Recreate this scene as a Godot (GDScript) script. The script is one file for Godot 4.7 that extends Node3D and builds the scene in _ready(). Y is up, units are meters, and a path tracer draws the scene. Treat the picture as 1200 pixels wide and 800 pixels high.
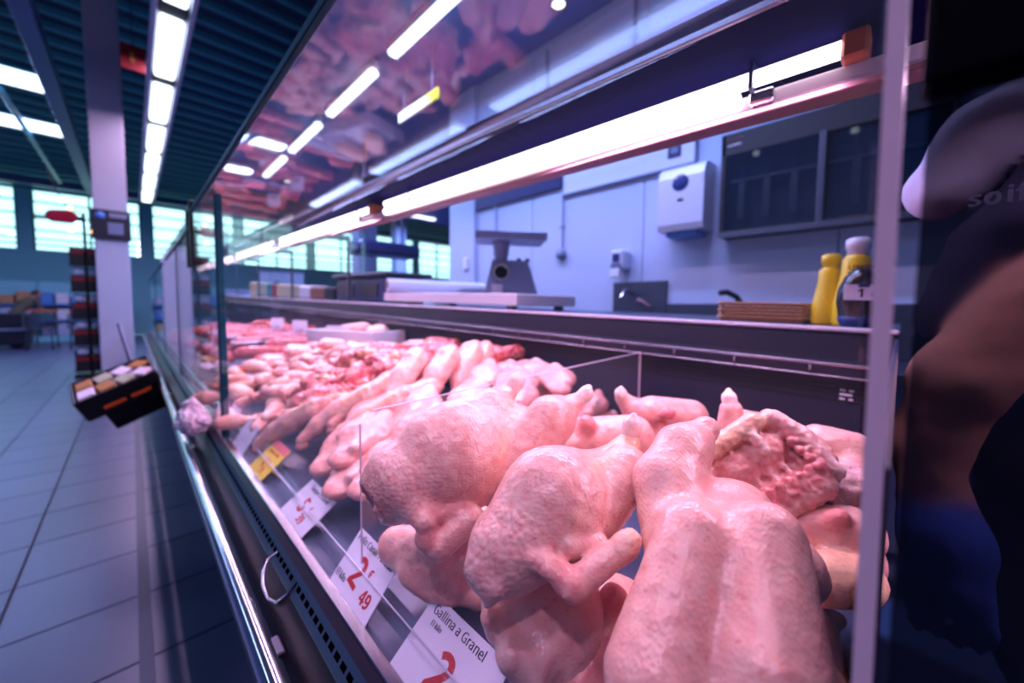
extends Node3D

# Supermarket poultry counter. Plan coordinates: x across the counter (to the staff side), y up, z forward along the aisle.
# v() turns plan coordinates into Godot's (forward is -Z).

const SKIN := Color(0.80, 0.41, 0.35)
const FAT := Color(0.84, 0.53, 0.33)
const RAW := Color(0.42, 0.012, 0.04)
const RAW_PINK := Color(0.72, 0.20, 0.19)
const BONE := Color(0.90, 0.70, 0.63)
const GREY := Color(0.68, 0.38, 0.36)
const FILLET := Color(0.74, 0.32, 0.28)
const BEEF := Color(0.50, 0.05, 0.07)

var M := {}
var taken := {}
var fonts := {}


static func v(x: float, y: float, z: float) -> Vector3:
	return Vector3(x, y, -z)


# ---------------------------------------------------------------- smooth bodies: tapered capsules joined by a smooth minimum, meshed as surface nets
class Blob:
	var a := PackedVector3Array()
	var ab := PackedVector3Array()
	var il := PackedFloat32Array()
	var ra := PackedFloat32Array()
	var dr := PackedFloat32Array()
	var kk := PackedFloat32Array()
	var fn := PackedVector3Array()
	var fl := PackedFloat32Array()
	var sub := PackedByteArray()
	var col: Array[Color] = []
	var noise := FastNoiseLite.new()
	var tint := FastNoiseLite.new()
	var amp := 0.0015
	var blotch := 0.5
	var blotch_color := Color(0.74, 0.26, 0.23)

	func _init(seed_value := 1, freq := 45.0) -> void:
		noise.seed = seed_value
		noise.noise_type = FastNoiseLite.TYPE_SIMPLEX_SMOOTH
		noise.frequency = freq
		noise.fractal_octaves = 3
		tint.seed = seed_value + 7
		tint.noise_type = FastNoiseLite.TYPE_SIMPLEX_SMOOTH
		tint.frequency = freq * 0.8
		tint.fractal_octaves = 3

	func cap(p: Vector3, q: Vector3, r1: float, r2: float, k: float, c: Color, flat := 1.0, axis := Vector3.UP, cut := false) -> Blob:
		a.append(p)
		ab.append(q - p)
		il.append(1.0 / maxf((q - p).length_squared(), 1e-9))
		ra.append(r1)
		dr.append(r2 - r1)
		kk.append(maxf(k, 0.0005))
		fn.append(axis.normalized())
		fl.append(flat)
		sub.append(1 if cut else 0)
		col.append(c)
		return self

	func one(i: int, p: Vector3) -> float:
		var pa := p - a[i]
		var h := clampf(pa.dot(ab[i]) * il[i], 0.0, 1.0)
		pa -= ab[i] * h
		if fl[i] != 1.0:
			pa += fn[i] * (pa.dot(fn[i]) * (fl[i] - 1.0))
			return (pa.length() - ra[i] - dr[i] * h) / fl[i]
		return pa.length() - ra[i] - dr[i] * h

	func total(p: Vector3, act: PackedInt32Array) -> float:
		var d := 1.0
		for i in act:
			var di := one(i, p)
			var k := kk[i]
			if sub[i]:
				var e := -d
				var t := maxf(k - absf(e - di), 0.0) / k
				d = -(minf(e, di) - t * t * k * 0.25)
			else:
				var t := maxf(k - absf(d - di), 0.0) / k
				d = minf(d, di) - t * t * k * 0.25
		return d

	func mesh(cell: float, rough_at := Vector3.ZERO, rough_r := 0.0) -> ArrayMesh:
		var lo := Vector3(1e9, 1e9, 1e9)
		var hi := -lo
		for i in a.size():
			if sub[i]:
				continue
			var r := maxf(ra[i], ra[i] + dr[i])
			var rv := Vector3(r, r, r)
			lo = lo.min((a[i] - rv).min(a[i] + ab[i] - rv))
			hi = hi.max((a[i] + rv).max(a[i] + ab[i] + rv))
		var pad := cell * 2.0 + 0.004
		lo -= Vector3(pad, pad, pad)
		hi += Vector3(pad, pad, pad)
		const B := 4
		var nb := Vector3i(((hi - lo) / (cell * B)).ceil())
		var nx := nb.x * B + 1
		var ny := nb.y * B + 1
		var nz := nb.z * B + 1
		var val := PackedFloat32Array()
		val.resize(nx * ny * nz)
		val.fill(1e6)
		var vid := PackedInt32Array()
		vid.resize(nx * ny * nz)
		vid.fill(-1)
		var verts := PackedVector3Array()
		var colors := PackedColorArray()
		var where := PackedInt32Array()
		var half := cell * B * 0.5
		var reach := half * 1.733 + 0.012 + amp
		var sx := ny * nz
		for bi in nb.x:
			for bj in nb.y:
				for bk in nb.z:
					var c := lo + Vector3(bi + 0.5, bj + 0.5, bk + 0.5) * (cell * B)
					var act := PackedInt32Array()
					for i in a.size():
						if one(i, c) < reach + 0.012:
							act.append(i)
					if act.is_empty() or absf(total(c, act)) > reach:
						continue
					for i in range(bi * B, bi * B + B + 1):
						for j in range(bj * B, bj * B + B + 1):
							for k in range(bk * B, bk * B + B + 1):
								var n := (i * ny + j) * nz + k
								if val[n] > 1e5:
									var p := lo + Vector3(i, j, k) * cell
									val[n] = total(p, act) - amp * noise.get_noise_3dv(p)
					for i in range(bi * B, bi * B + B):
						for j in range(bj * B, bj * B + B):
							for k in range(bk * B, bk * B + B):
								var n := (i * ny + j) * nz + k
								var v0 := val[n]
								var v1 := val[n + sx]
								var v2 := val[n + nz]
								var v3 := val[n + sx + nz]
								var v4 := val[n + 1]
								var v5 := val[n + sx + 1]
								var v6 := val[n + nz + 1]
								var v7 := val[n + sx + nz + 1]
								var inside := int(v0 < 0) + int(v1 < 0) + int(v2 < 0) + int(v3 < 0) + int(v4 < 0) + int(v5 < 0) + int(v6 < 0) + int(v7 < 0)
								if inside == 0 or inside == 8:
									continue
								var s := Vector3.ZERO
								var m := 0
								if (v0 < 0) != (v1 < 0):
									s += Vector3(v0 / (v0 - v1), 0, 0); m += 1
								if (v2 < 0) != (v3 < 0):
									s += Vector3(v2 / (v2 - v3), 1, 0); m += 1
								if (v4 < 0) != (v5 < 0):
									s += Vector3(v4 / (v4 - v5), 0, 1); m += 1
								if (v6 < 0) != (v7 < 0):
									s += Vector3(v6 / (v6 - v7), 1, 1); m += 1
								if (v0 < 0) != (v2 < 0):
									s += Vector3(0, v0 / (v0 - v2), 0); m += 1
								if (v1 < 0) != (v3 < 0):
									s += Vector3(1, v1 / (v1 - v3), 0); m += 1
								if (v4 < 0) != (v6 < 0):
									s += Vector3(0, v4 / (v4 - v6), 1); m += 1
								if (v5 < 0) != (v7 < 0):
									s += Vector3(1, v5 / (v5 - v7), 1); m += 1
								if (v0 < 0) != (v4 < 0):
									s += Vector3(0, 0, v0 / (v0 - v4)); m += 1
								if (v1 < 0) != (v5 < 0):
									s += Vector3(1, 0, v1 / (v1 - v5)); m += 1
								if (v2 < 0) != (v6 < 0):
									s += Vector3(0, 1, v2 / (v2 - v6)); m += 1
								if (v3 < 0) != (v7 < 0):
									s += Vector3(1, 1, v3 / (v3 - v7)); m += 1
								var p := lo + (Vector3(i, j, k) + s / m) * cell
								vid[n] = verts.size()
								where.append(n)
								verts.append(p)
								var sum := Color(0, 0, 0, 0)
								var ws := 0.0
								for q in act:
									if sub[q] and col[q].a < 0.5:
										continue
									var w := exp(-maxf(absf(one(q, p)), 0.0) * 260.0) + 1e-5
									sum += col[q] * w
									ws += w
								sum /= ws
								var t := tint.get_noise_3dv(p)
								sum = sum.lerp(blotch_color, clampf(t * 1.6 + 0.1, 0.0, 1.0) * blotch)
								sum = sum.lerp(Color(0.92, 0.66, 0.52), clampf(-t * 1.5, 0.0, 1.0) * blotch * 0.7)
								var dot := noise.get_noise_3dv(p * 2.3 + Vector3(7, 3, 5))
								if dot > 0.42 and blotch > 0.0:
									sum = sum.lerp(Color(0.62, 0.13, 0.11), clampf((dot - 0.42) * 4.0, 0.0, 0.55))
								sum.a = 1.0
								colors.append(sum)
		var idx := PackedInt32Array()
		for q in where.size():
			var n := where[q]
			var neg := val[n] < 0
			if (val[n + sx] < 0) != neg:
				put_quad(idx, vid[n], vid[n - nz], vid[n - nz - 1], vid[n - 1], neg)
			if (val[n + nz] < 0) != neg:
				put_quad(idx, vid[n], vid[n - 1], vid[n - sx - 1], vid[n - sx], neg)
			if (val[n + 1] < 0) != neg:
				put_quad(idx, vid[n], vid[n - sx], vid[n - sx - nz], vid[n - nz], neg)
		var normals := PackedVector3Array()
		normals.resize(verts.size())
		for q in range(0, idx.size(), 3):
			var cr := (verts[idx[q + 2]] - verts[idx[q]]).cross(verts[idx[q + 1]] - verts[idx[q]])
			for e in 3:
				normals[idx[q + e]] += cr
		for q in normals.size():
			normals[q] = normals[q].normalized()
		var out := ArrayMesh.new()
		var parts := [idx]
		if rough_r > 0.0:
			var smooth := PackedInt32Array()
			var pebbled := PackedInt32Array()
			for q in range(0, idx.size(), 3):
				var near := verts[idx[q]].distance_to(rough_at) + 0.008 * noise.get_noise_3dv(verts[idx[q]] * 2.0) < rough_r
				for e in 3:
					if near:
						pebbled.append(idx[q + e])
					else:
						smooth.append(idx[q + e])
			parts = [smooth, pebbled]
		for part in parts:
			if part.is_empty():
				continue
			var arr := []
			arr.resize(Mesh.ARRAY_MAX)
			arr[Mesh.ARRAY_VERTEX] = verts
			arr[Mesh.ARRAY_NORMAL] = normals
			arr[Mesh.ARRAY_COLOR] = colors
			arr[Mesh.ARRAY_INDEX] = part
			out.add_surface_from_arrays(Mesh.PRIMITIVE_TRIANGLES, arr)
		return out

	func put_quad(idx: PackedInt32Array, p: int, q: int, r: int, s: int, flip: bool) -> void:
		if p < 0 or q < 0 or r < 0 or s < 0:
			return
		if flip:
			idx.append_array([p, r, q, p, s, r])
		else:
			idx.append_array([p, q, r, p, r, s])


# ---------------------------------------------------------------- shape helpers
func begin() -> SurfaceTool:
	var st := SurfaceTool.new()
	st.begin(Mesh.PRIMITIVE_TRIANGLES)
	st.set_smooth_group(-1)
	return st


func tri(st: SurfaceTool, p: Vector3, q: Vector3, r: Vector3, out: Vector3) -> void:
	if (q - p).cross(r - p).dot(out) > 0.0:      # front faces run clockwise
		var t := q
		q = r
		r = t
	st.add_vertex(p)
	st.add_vertex(q)
	st.add_vertex(r)


func quad(st: SurfaceTool, p: Vector3, q: Vector3, r: Vector3, s: Vector3, out: Vector3) -> void:
	tri(st, p, q, r, out)
	tri(st, p, r, s, out)


# a chamfered box in a frame t, half sizes h, chamfer e
func obox(st: SurfaceTool, t: Transform3D, h: Vector3, e := 0.0) -> void:
	e = minf(e, minf(h.x, minf(h.y, h.z)) * 0.9)
	for ax in 3:
		var bx := (ax + 1) % 3
		var cx := (ax + 2) % 3
		for s in [-1.0, 1.0]:
			var n := Vector3.ZERO
			n[ax] = s
			var f := []
			for g in [[-1, -1], [1, -1], [1, 1], [-1, 1]]:
				var p := Vector3.ZERO
				p[ax] = s * h[ax]
				p[bx] = g[0] * (h[bx] - e)
				p[cx] = g[1] * (h[cx] - e)
				f.append(t * p)
			quad(st, f[0], f[1], f[2], f[3], t.basis * n)
			if e > 0.0:
				for s2 in [-1.0, 1.0]:
					var q := []
					for g in [-1.0, 1.0]:
						var p := Vector3.ZERO
						p[ax] = s * h[ax]
						p[bx] = s2 * (h[bx] - e)
						p[cx] = g * (h[cx] - e)
						var r := Vector3.ZERO
						r[ax] = s * (h[ax] - e)
						r[bx] = s2 * h[bx]
						r[cx] = g * (h[cx] - e)
						q.append(t * p)
						q.append(t * r)
					var m := Vector3.ZERO
					m[ax] = s
					m[bx] = s2
					quad(st, q[0], q[1], q[3], q[2], t.basis * m)
	if e > 0.0:
		for i in [-1.0, 1.0]:
			for j in [-1.0, 1.0]:
				for k in [-1.0, 1.0]:
					tri(st, t * Vector3(i * h.x, j * (h.y - e), k * (h.z - e)), t * Vector3(i * (h.x - e), j * h.y, k * (h.z - e)), t * Vector3(i * (h.x - e), j * (h.y - e), k * h.z), t.basis * Vector3(i, j, k))


func bx(st: SurfaceTool, x0: float, x1: float, y0: float, y1: float, z0: float, z1: float, e := 0.0) -> void:
	obox(st, Transform3D(Basis(), v((x0 + x1) / 2, (y0 + y1) / 2, (z0 + z1) / 2)), Vector3(absf(x1 - x0), absf(y1 - y0), absf(z1 - z0)) / 2, e)


# a profile in the x-y plane drawn out along z
func prism(st: SurfaceTool, pts: PackedVector2Array, z0: float, z1: float) -> void:
	var n := pts.size()
	var turn := area_sign(pts)
	for i in n:
		var p := pts[i]
		var q := pts[(i + 1) % n]
		var d := (q - p).normalized() * turn
		quad(st, v(p.x, p.y, z0), v(q.x, q.y, z0), v(q.x, q.y, z1), v(p.x, p.y, z1), Vector3(d.y, -d.x, 0))
	var ids := Geometry2D.triangulate_polygon(pts)
	for i in range(0, ids.size(), 3):
		for e in [[z0, 1.0], [z1, -1.0]]:
			tri(st, v(pts[ids[i]].x, pts[ids[i]].y, e[0]), v(pts[ids[i + 1]].x, pts[ids[i + 1]].y, e[0]), v(pts[ids[i + 2]].x, pts[ids[i + 2]].y, e[0]), Vector3(0, 0, e[1]))


func area_sign(pts: PackedVector2Array) -> float:
	var s := 0.0
	for i in pts.size():
		s += pts[i].cross(pts[(i + 1) % pts.size()])
	return signf(s)


# a round bar through points (Godot coordinates), with caps
func tube(st: SurfaceTool, pts: Array, r: float, n := 12, r2 := -1.0) -> void:
	st.set_smooth_group(0)
	var rings := []
	var up := Vector3.UP
	var d0: Vector3 = (pts[1] - pts[0]).normalized()
	if absf(d0.dot(up)) > 0.95:
		up = Vector3.RIGHT
	for i in pts.size():
		var d: Vector3 = (pts[mini(i + 1, pts.size() - 1)] - pts[maxi(i - 1, 0)]).normalized()
		var s := d.cross(up).normalized()
		up = s.cross(d).normalized()
		var rr := r if r2 < 0 else lerpf(r, r2, float(i) / (pts.size() - 1))
		var ring := []
		for k in n:
			var w := TAU * k / n
			ring.append(pts[i] + (s * cos(w) + up * sin(w)) * rr)
		rings.append(ring)
	for i in pts.size() - 1:
		for k in n:
			var o: Vector3 = rings[i][k] + rings[i][(k + 1) % n] - pts[i] * 2.0
			quad(st, rings[i][k], rings[i][(k + 1) % n], rings[i + 1][(k + 1) % n], rings[i + 1][k], o)
	st.set_smooth_group(-1)
	for e in [[0, -1.0], [pts.size() - 1, 1.0]]:
		var o: Vector3 = (pts[1] - pts[0]) if e[0] == 0 else (pts[-1] - pts[-2])
		for k in n:
			tri(st, pts[e[0]], rings[e[0]][k], rings[e[0]][(k + 1) % n], o * e[1])


# a turned shape: profile of (radius, height) about a vertical axis in frame t
func lathe(st: SurfaceTool, t: Transform3D, prof: Array, n := 20) -> void:
	st.set_smooth_group(0)
	for i in prof.size() - 1:
		for k in n:
			var w0 := TAU * k / n
			var w1 := TAU * (k + 1) / n
			var p: Vector2 = prof[i]
			var q: Vector2 = prof[i + 1]
			var d := (q - p).normalized()
			var wm := (w0 + w1) / 2
			var o := Vector3(cos(wm) * d.y, -d.x, sin(wm) * d.y)
			quad(st, t * Vector3(p.x * cos(w0), p.y, p.x * sin(w0)), t * Vector3(p.x * cos(w1), p.y, p.x * sin(w1)), t * Vector3(q.x * cos(w1), q.y, q.x * sin(w1)), t * Vector3(q.x * cos(w0), q.y, q.x * sin(w0)), t.basis * o)
	st.set_smooth_group(-1)


func numbered(called: String) -> String:
	if not taken.has(called):
		taken[called] = 0
		return called
	taken[called] += 1
	return "%s_%03d" % [called, taken[called]]


func tag(o: Node3D, label: String, category: String, group := "") -> void:
	o.set_meta("label", label)
	o.set_meta("category", category)
	if group:
		o.set_meta("group", group)


func thing(called: String, label: String, category: String, at := Vector3.ZERO, group := "") -> Node3D:
	var o := Node3D.new()
	o.name = numbered(called)
	add_child(o)
	o.position = at
	tag(o, label, category, group)
	return o


func origin_of(n: Node3D) -> Transform3D:
	var t := Transform3D()
	while n != null and n != self:
		t = n.transform * t
		n = n.get_parent() as Node3D
	return t


# commit a shape that was built in world coordinates as ONE mesh under parent
func obj(called: String, st: SurfaceTool, m: Material, parent: Node3D = null) -> MeshInstance3D:
	st.generate_normals()
	return put(called, st.commit(), m, parent, true)


func put(called: String, mesh: Mesh, m: Material, parent: Node3D = null, world := true) -> MeshInstance3D:
	var o := MeshInstance3D.new()
	o.mesh = mesh
	if m == null:
		pass
	elif mesh is ArrayMesh:
		for s in mesh.get_surface_count():
			mesh.surface_set_material(s, m)
	else:
		o.material_override = m
	if parent == null:
		o.name = numbered(called)
		add_child(o)
	else:
		o.name = called
		parent.add_child(o, true)
		if world:
			o.transform = origin_of(parent).affine_inverse()
	return o


func struct(called: String, st: SurfaceTool, m: Material) -> MeshInstance3D:
	var o := obj(called, st, m)
	o.set_meta("kind", "structure")
	return o


func copy(o: Node3D, t: Transform3D, label := "", group := "") -> Node3D:
	var c: Node3D = o.duplicate()
	var base := str(o.name)
	if base.length() > 4 and base.substr(base.length() - 3).is_valid_int():
		base = base.substr(0, base.length() - 4)
	c.name = numbered(base)
	add_child(c)
	c.transform = t
	if label:
		c.set_meta("label", label)
	if group:
		c.set_meta("group", group)
	return c


func mat(c: Color, rough := 0.6, metal := 0.0) -> StandardMaterial3D:
	var m := StandardMaterial3D.new()
	m.albedo_color = c
	m.roughness = rough
	m.metallic = metal
	return m


func glow(c: Color, e: float) -> StandardMaterial3D:
	var m := mat(Color(0.9, 0.9, 0.9), 0.5)
	m.emission_enabled = true
	m.emission = c
	m.emission_energy_multiplier = e
	return m


func glass(c: Color, alpha: float, rough := 0.02) -> StandardMaterial3D:
	var m := mat(Color(c, alpha), rough)
	m.transparency = BaseMaterial3D.TRANSPARENCY_ALPHA
	return m


func noise_tex(kind: int, freq: float, px: int, seed_value: int, oct := 3) -> NoiseTexture2D:
	var n := FastNoiseLite.new()
	n.noise_type = kind
	n.frequency = freq
	n.seed = seed_value
	n.fractal_octaves = oct
	if kind == FastNoiseLite.TYPE_CELLULAR:
		n.fractal_type = FastNoiseLite.FRACTAL_NONE
		n.cellular_return_type = FastNoiseLite.RETURN_DISTANCE
		n.cellular_jitter = 0.75
	var t := NoiseTexture2D.new()
	t.width = px
	t.height = px
	t.seamless = true
	t.noise = n
	return t


func triplanar(m: StandardMaterial3D, scale: float, world := false) -> void:
	m.uv1_triplanar = true
	m.uv1_world_triplanar = world
	m.uv1_scale = Vector3(scale, scale, scale)


# the rear of the counter rises a little along its length
const RISE := 0.023


func rise(o: Node3D) -> void:
	var pivot := Vector3(0, 1.2, 0)
	if o.get_parent() != self:
		pivot -= (o.get_parent() as Node3D).position
	var b := Basis(Vector3.RIGHT, RISE)
	o.transform = Transform3D(b, pivot - b * pivot) * o.transform


func area(at: Vector3, size: Vector2, energy: float, c: Color, towards: Vector3) -> void:
	var l := AreaLight3D.new()
	l.name = "lamp_light"
	l.area_size = size
	l.light_energy = energy
	l.light_color = c
	l.shadow_enabled = true
	l.set("area_range", 30.0)
	l.set("area_attenuation", 2.0)
	l.area_normalize_energy = true
	add_child(l, true)
	var up := Vector3.FORWARD if absf(towards.normalized().y) > 0.7 else Vector3.UP
	l.look_at_from_position(at, at + towards, up)


func words(text: String, size: float, m: Material, parent: Node3D, at: Vector3, bold := false, called := "lettering", turn := 0.0) -> MeshInstance3D:
	var t := TextMesh.new()
	t.text = text
	if not fonts.has(bold):
		var f := SystemFont.new()
		f.font_names = PackedStringArray(["Droid Sans"])
		f.font_weight = 700 if bold else 400
		fonts[bold] = f
	t.font = fonts[bold]
	t.font_size = 32
	t.pixel_size = size / 32.0
	t.depth = 0.0006
	t.curve_step = 2.0
	var o := MeshInstance3D.new()
	o.name = called
	o.mesh = t
	t.material = m
	parent.add_child(o, true)
	o.position = at
	o.rotation.z = turn
	return o


func make_materials() -> void:
	var pores := noise_tex(FastNoiseLite.TYPE_CELLULAR, 0.045, 256, 3)
	var pebble := noise_tex(FastNoiseLite.TYPE_CELLULAR, 0.034, 256, 5)
	var fine := noise_tex(FastNoiseLite.TYPE_SIMPLEX_SMOOTH, 0.03, 256, 9, 4)
	for e in [["skin", pores, 24.0, 0.055, 0.30], ["pebbled_skin", pebble, 21.0, 0.13, 0.32], ["flesh", fine, 14.0, 0.08, 0.24]]:
		var m := mat(Color.WHITE, e[4])
		m.vertex_color_use_as_albedo = true
		m.heightmap_enabled = true
		m.heightmap_texture = e[1]
		m.heightmap_scale = e[3]
		m.heightmap_flip_texture = e[0] == "pebbled_skin"
		triplanar(m, e[2])
		m.subsurf_scatter_enabled = true
		m.subsurf_scatter_strength = 0.12
		m.metallic_specular = 0.5
		M[e[0]] = m
	M.cloth = mat(Color.WHITE, 0.9)
	M.cloth.vertex_color_use_as_albedo = true
	var floor_rough := noise_tex(FastNoiseLite.TYPE_SIMPLEX_SMOOTH, 0.02, 256, 21, 4)
	M.tiles = []
	for c in [Color(0.28, 0.32, 0.45), Color(0.268, 0.31, 0.436), Color(0.29, 0.33, 0.46), Color(0.274, 0.315, 0.445)]:
		var t := mat(c, 0.34)
		t.heightmap_enabled = true
		t.heightmap_texture = floor_rough
		t.heightmap_scale = 0.05
		triplanar(t, 1.3, true)
		M.tiles.append(t)
	M.grout = mat(Color(0.13, 0.14, 0.18), 0.8)
	M.joint_metal = mat(Color(0.16, 0.20, 0.28), 0.4, 0.6)
	M.deck = mat(Color(0.12, 0.25, 0.34), 0.8)
	M.rib = mat(Color(0.22, 0.55, 0.62), 0.7)
	M.beam = mat(Color(0.30, 0.36, 0.55), 0.5)
	M.pipe = mat(Color(0.25, 0.55, 0.62), 0.4)
	M.pillar = mat(Color(0.72, 0.72, 0.78), 0.7)
	M.far_wall = mat(Color(0.50, 0.76, 0.82), 0.7)
	M.side_wall = mat(Color(0.35, 0.42, 0.55), 0.8)
	M.panel = mat(Color(0.70, 0.74, 0.86), 0.22)
	M.seam = mat(Color(0.45, 0.48, 0.60), 0.5)
	M.soffit = mat(Color(0.33, 0.42, 0.62), 0.7)
	M.conduit = mat(Color(0.66, 0.69, 0.80), 0.45)
	M.frame_teal = mat(Color(0.12, 0.38, 0.42), 0.5)
	M.pane = glass(Color(0.6, 0.95, 0.97), 0.05)
	M.clear = glass(Color(0.80, 0.94, 0.95), 0.012, 0.015)
	M.acrylic = glass(Color(0.92, 0.95, 1.0), 0.02, 0.03)
	M.smoked = glass(Color(0.012, 0.016, 0.07), 0.66, 0.05)
	M.near_clear = glass(Color(0.80, 0.94, 0.95), 0.012, 0.015)
	M.near_clear.metallic_specular = 0.27
	M.top_clear = glass(Color(0.80, 0.90, 0.97), 0.02, 0.015)
	M.top_clear.metallic_specular = 0.42
	M.glass_edge = mat(Color(0.08, 0.27, 0.33), 0.55)
	M.glass_edge.metallic_specular = 0.2
	M.pink_edge = mat(Color(0.84, 0.78, 0.82), 0.35)  # pale pink tint stands for case light caught in clear edges
	M.pink_edge.backlight_enabled = true
	M.pink_edge.backlight = Color(0.6, 0.52, 0.56)
	M.steel = mat(Color(0.62, 0.62, 0.68), 0.26, 1.0)
	M.bright_steel = mat(Color(0.80, 0.80, 0.84), 0.16, 1.0)
	M.dull_steel = mat(Color(0.34, 0.35, 0.42), 0.42, 0.85)
	M.black = mat(Color(0.035, 0.035, 0.06), 0.45)
	M.body = mat(Color(0.05, 0.045, 0.075), 0.32)
	M.band = mat(Color(0.20, 0.16, 0.22), 0.34, 0.35)
	M.vent = mat(Color(0.22, 0.33, 0.42), 0.36, 0.5)
	M.header = mat(Color(0.02, 0.022, 0.05), 0.7)
	M.header.metallic_specular = 0.1
	M.slot = mat(Color(0.008, 0.008, 0.015), 0.9)  # near black, stands for shade inside slots and round openings
	M.slot.metallic_specular = 0.0
	M.tray_deck = mat(Color(0.32, 0.35, 0.46), 0.35, 0.3)
	M.inner = mat(Color(0.055, 0.065, 0.18), 0.5)
	M.ledge = mat(Color(0.10, 0.085, 0.17), 0.4, 0.1)
	M.nosing = mat(Color(0.80, 0.76, 0.82), 0.3)
	M.worktop = mat(Color(0.32, 0.34, 0.42), 0.3, 0.7)
	M.white = mat(Color(0.84, 0.83, 0.88), 0.4)
	M.card = mat(Color(0.86, 0.84, 0.92), 0.45)
	M.yellow_card = mat(Color(0.93, 0.80, 0.12), 0.45)
	M.pink_card = mat(Color(0.90, 0.42, 0.45), 0.5)
	M.red_ink = mat(Color(0.72, 0.03, 0.10), 0.5)
	M.black_ink = mat(Color(0.04, 0.03, 0.07), 0.6)
	M.orange_ink = mat(Color(0.85, 0.33, 0.08), 0.5)
	M.board = mat(Color(0.88, 0.84, 0.88), 0.35)
	M.paper = mat(Color(0.82, 0.81, 0.88), 0.8)
	M.cardboard = mat(Color(0.50, 0.36, 0.30), 0.9)
	M.grinder = mat(Color(0.42, 0.46, 0.60), 0.38, 0.25)
	M.blue = mat(Color(0.04, 0.13, 0.38), 0.4)
	M.navy = mat(Color(0.03, 0.04, 0.12), 0.5)
	M.dispenser = mat(Color(0.78, 0.79, 0.88), 0.25)
	M.window_blue = mat(Color(0.15, 0.22, 0.45), 0.15)
	M.pale_blue = mat(Color(0.32, 0.52, 0.80), 0.4)
	M.gloss_navy = mat(Color(0.08, 0.07, 0.22), 0.5)
	M.gloss_navy.metallic_specular = 0.03
	M.purple = mat(Color(0.17, 0.16, 0.36), 0.3)
	M.yellow = mat(Color(0.90, 0.76, 0.04), 0.3)
	M.cream = mat(Color(0.66, 0.64, 0.52), 0.6)
	M.skin_leather = mat(Color(0.26, 0.14, 0.13), 0.6)
	M.brown = mat(Color(0.12, 0.06, 0.07), 0.18)
	M.label_red = mat(Color(0.45, 0.06, 0.10), 0.5)
	M.wicker = mat(Color(0.72, 0.52, 0.38), 0.7)
	M.red = mat(Color(0.62, 0.03, 0.10), 0.4)
	M.red_plain = mat(Color(0.50, 0.03, 0.09), 0.5)
	M.teal_goods = mat(Color(0.20, 0.50, 0.52), 0.6)
	M.lit_cover = mat(Color(0.90, 0.86, 0.90), 0.4)
	M.lit_cover.backlight_enabled = true
	M.lit_cover.backlight = Color(0.95, 0.9, 0.93)
	M.bag = mat(Color(0.92, 0.82, 0.88), 0.28)
	M.bag.backlight_enabled = true
	M.bag.backlight = Color(0.35, 0.3, 0.33)
	M.film = glass(Color(0.9, 0.88, 0.95), 0.25, 0.1)
	M.food = mat(Color(0.66, 0.42, 0.18), 0.6)
	M.lamp = glow(Color(0.90, 0.96, 1.0), 2.6)
	M.tube = glow(Color(1.0, 0.93, 0.99), 4.0)
	M.downlight = glow(Color(1.0, 0.93, 0.85), 3.0)
	M.bulb = glow(Color(1.0, 0.75, 0.40), 3.0)
	M.copper = mat(Color(0.52, 0.36, 0.40), 0.4, 0.3)
	M.amber = mat(Color(0.72, 0.40, 0.26), 0.35)


const STORE := Color(0.58, 0.69, 1.0)
const AISLE := Color(0.98, 0.80, 1.0)
const CASE := Color(1.0, 0.79, 0.97)


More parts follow.
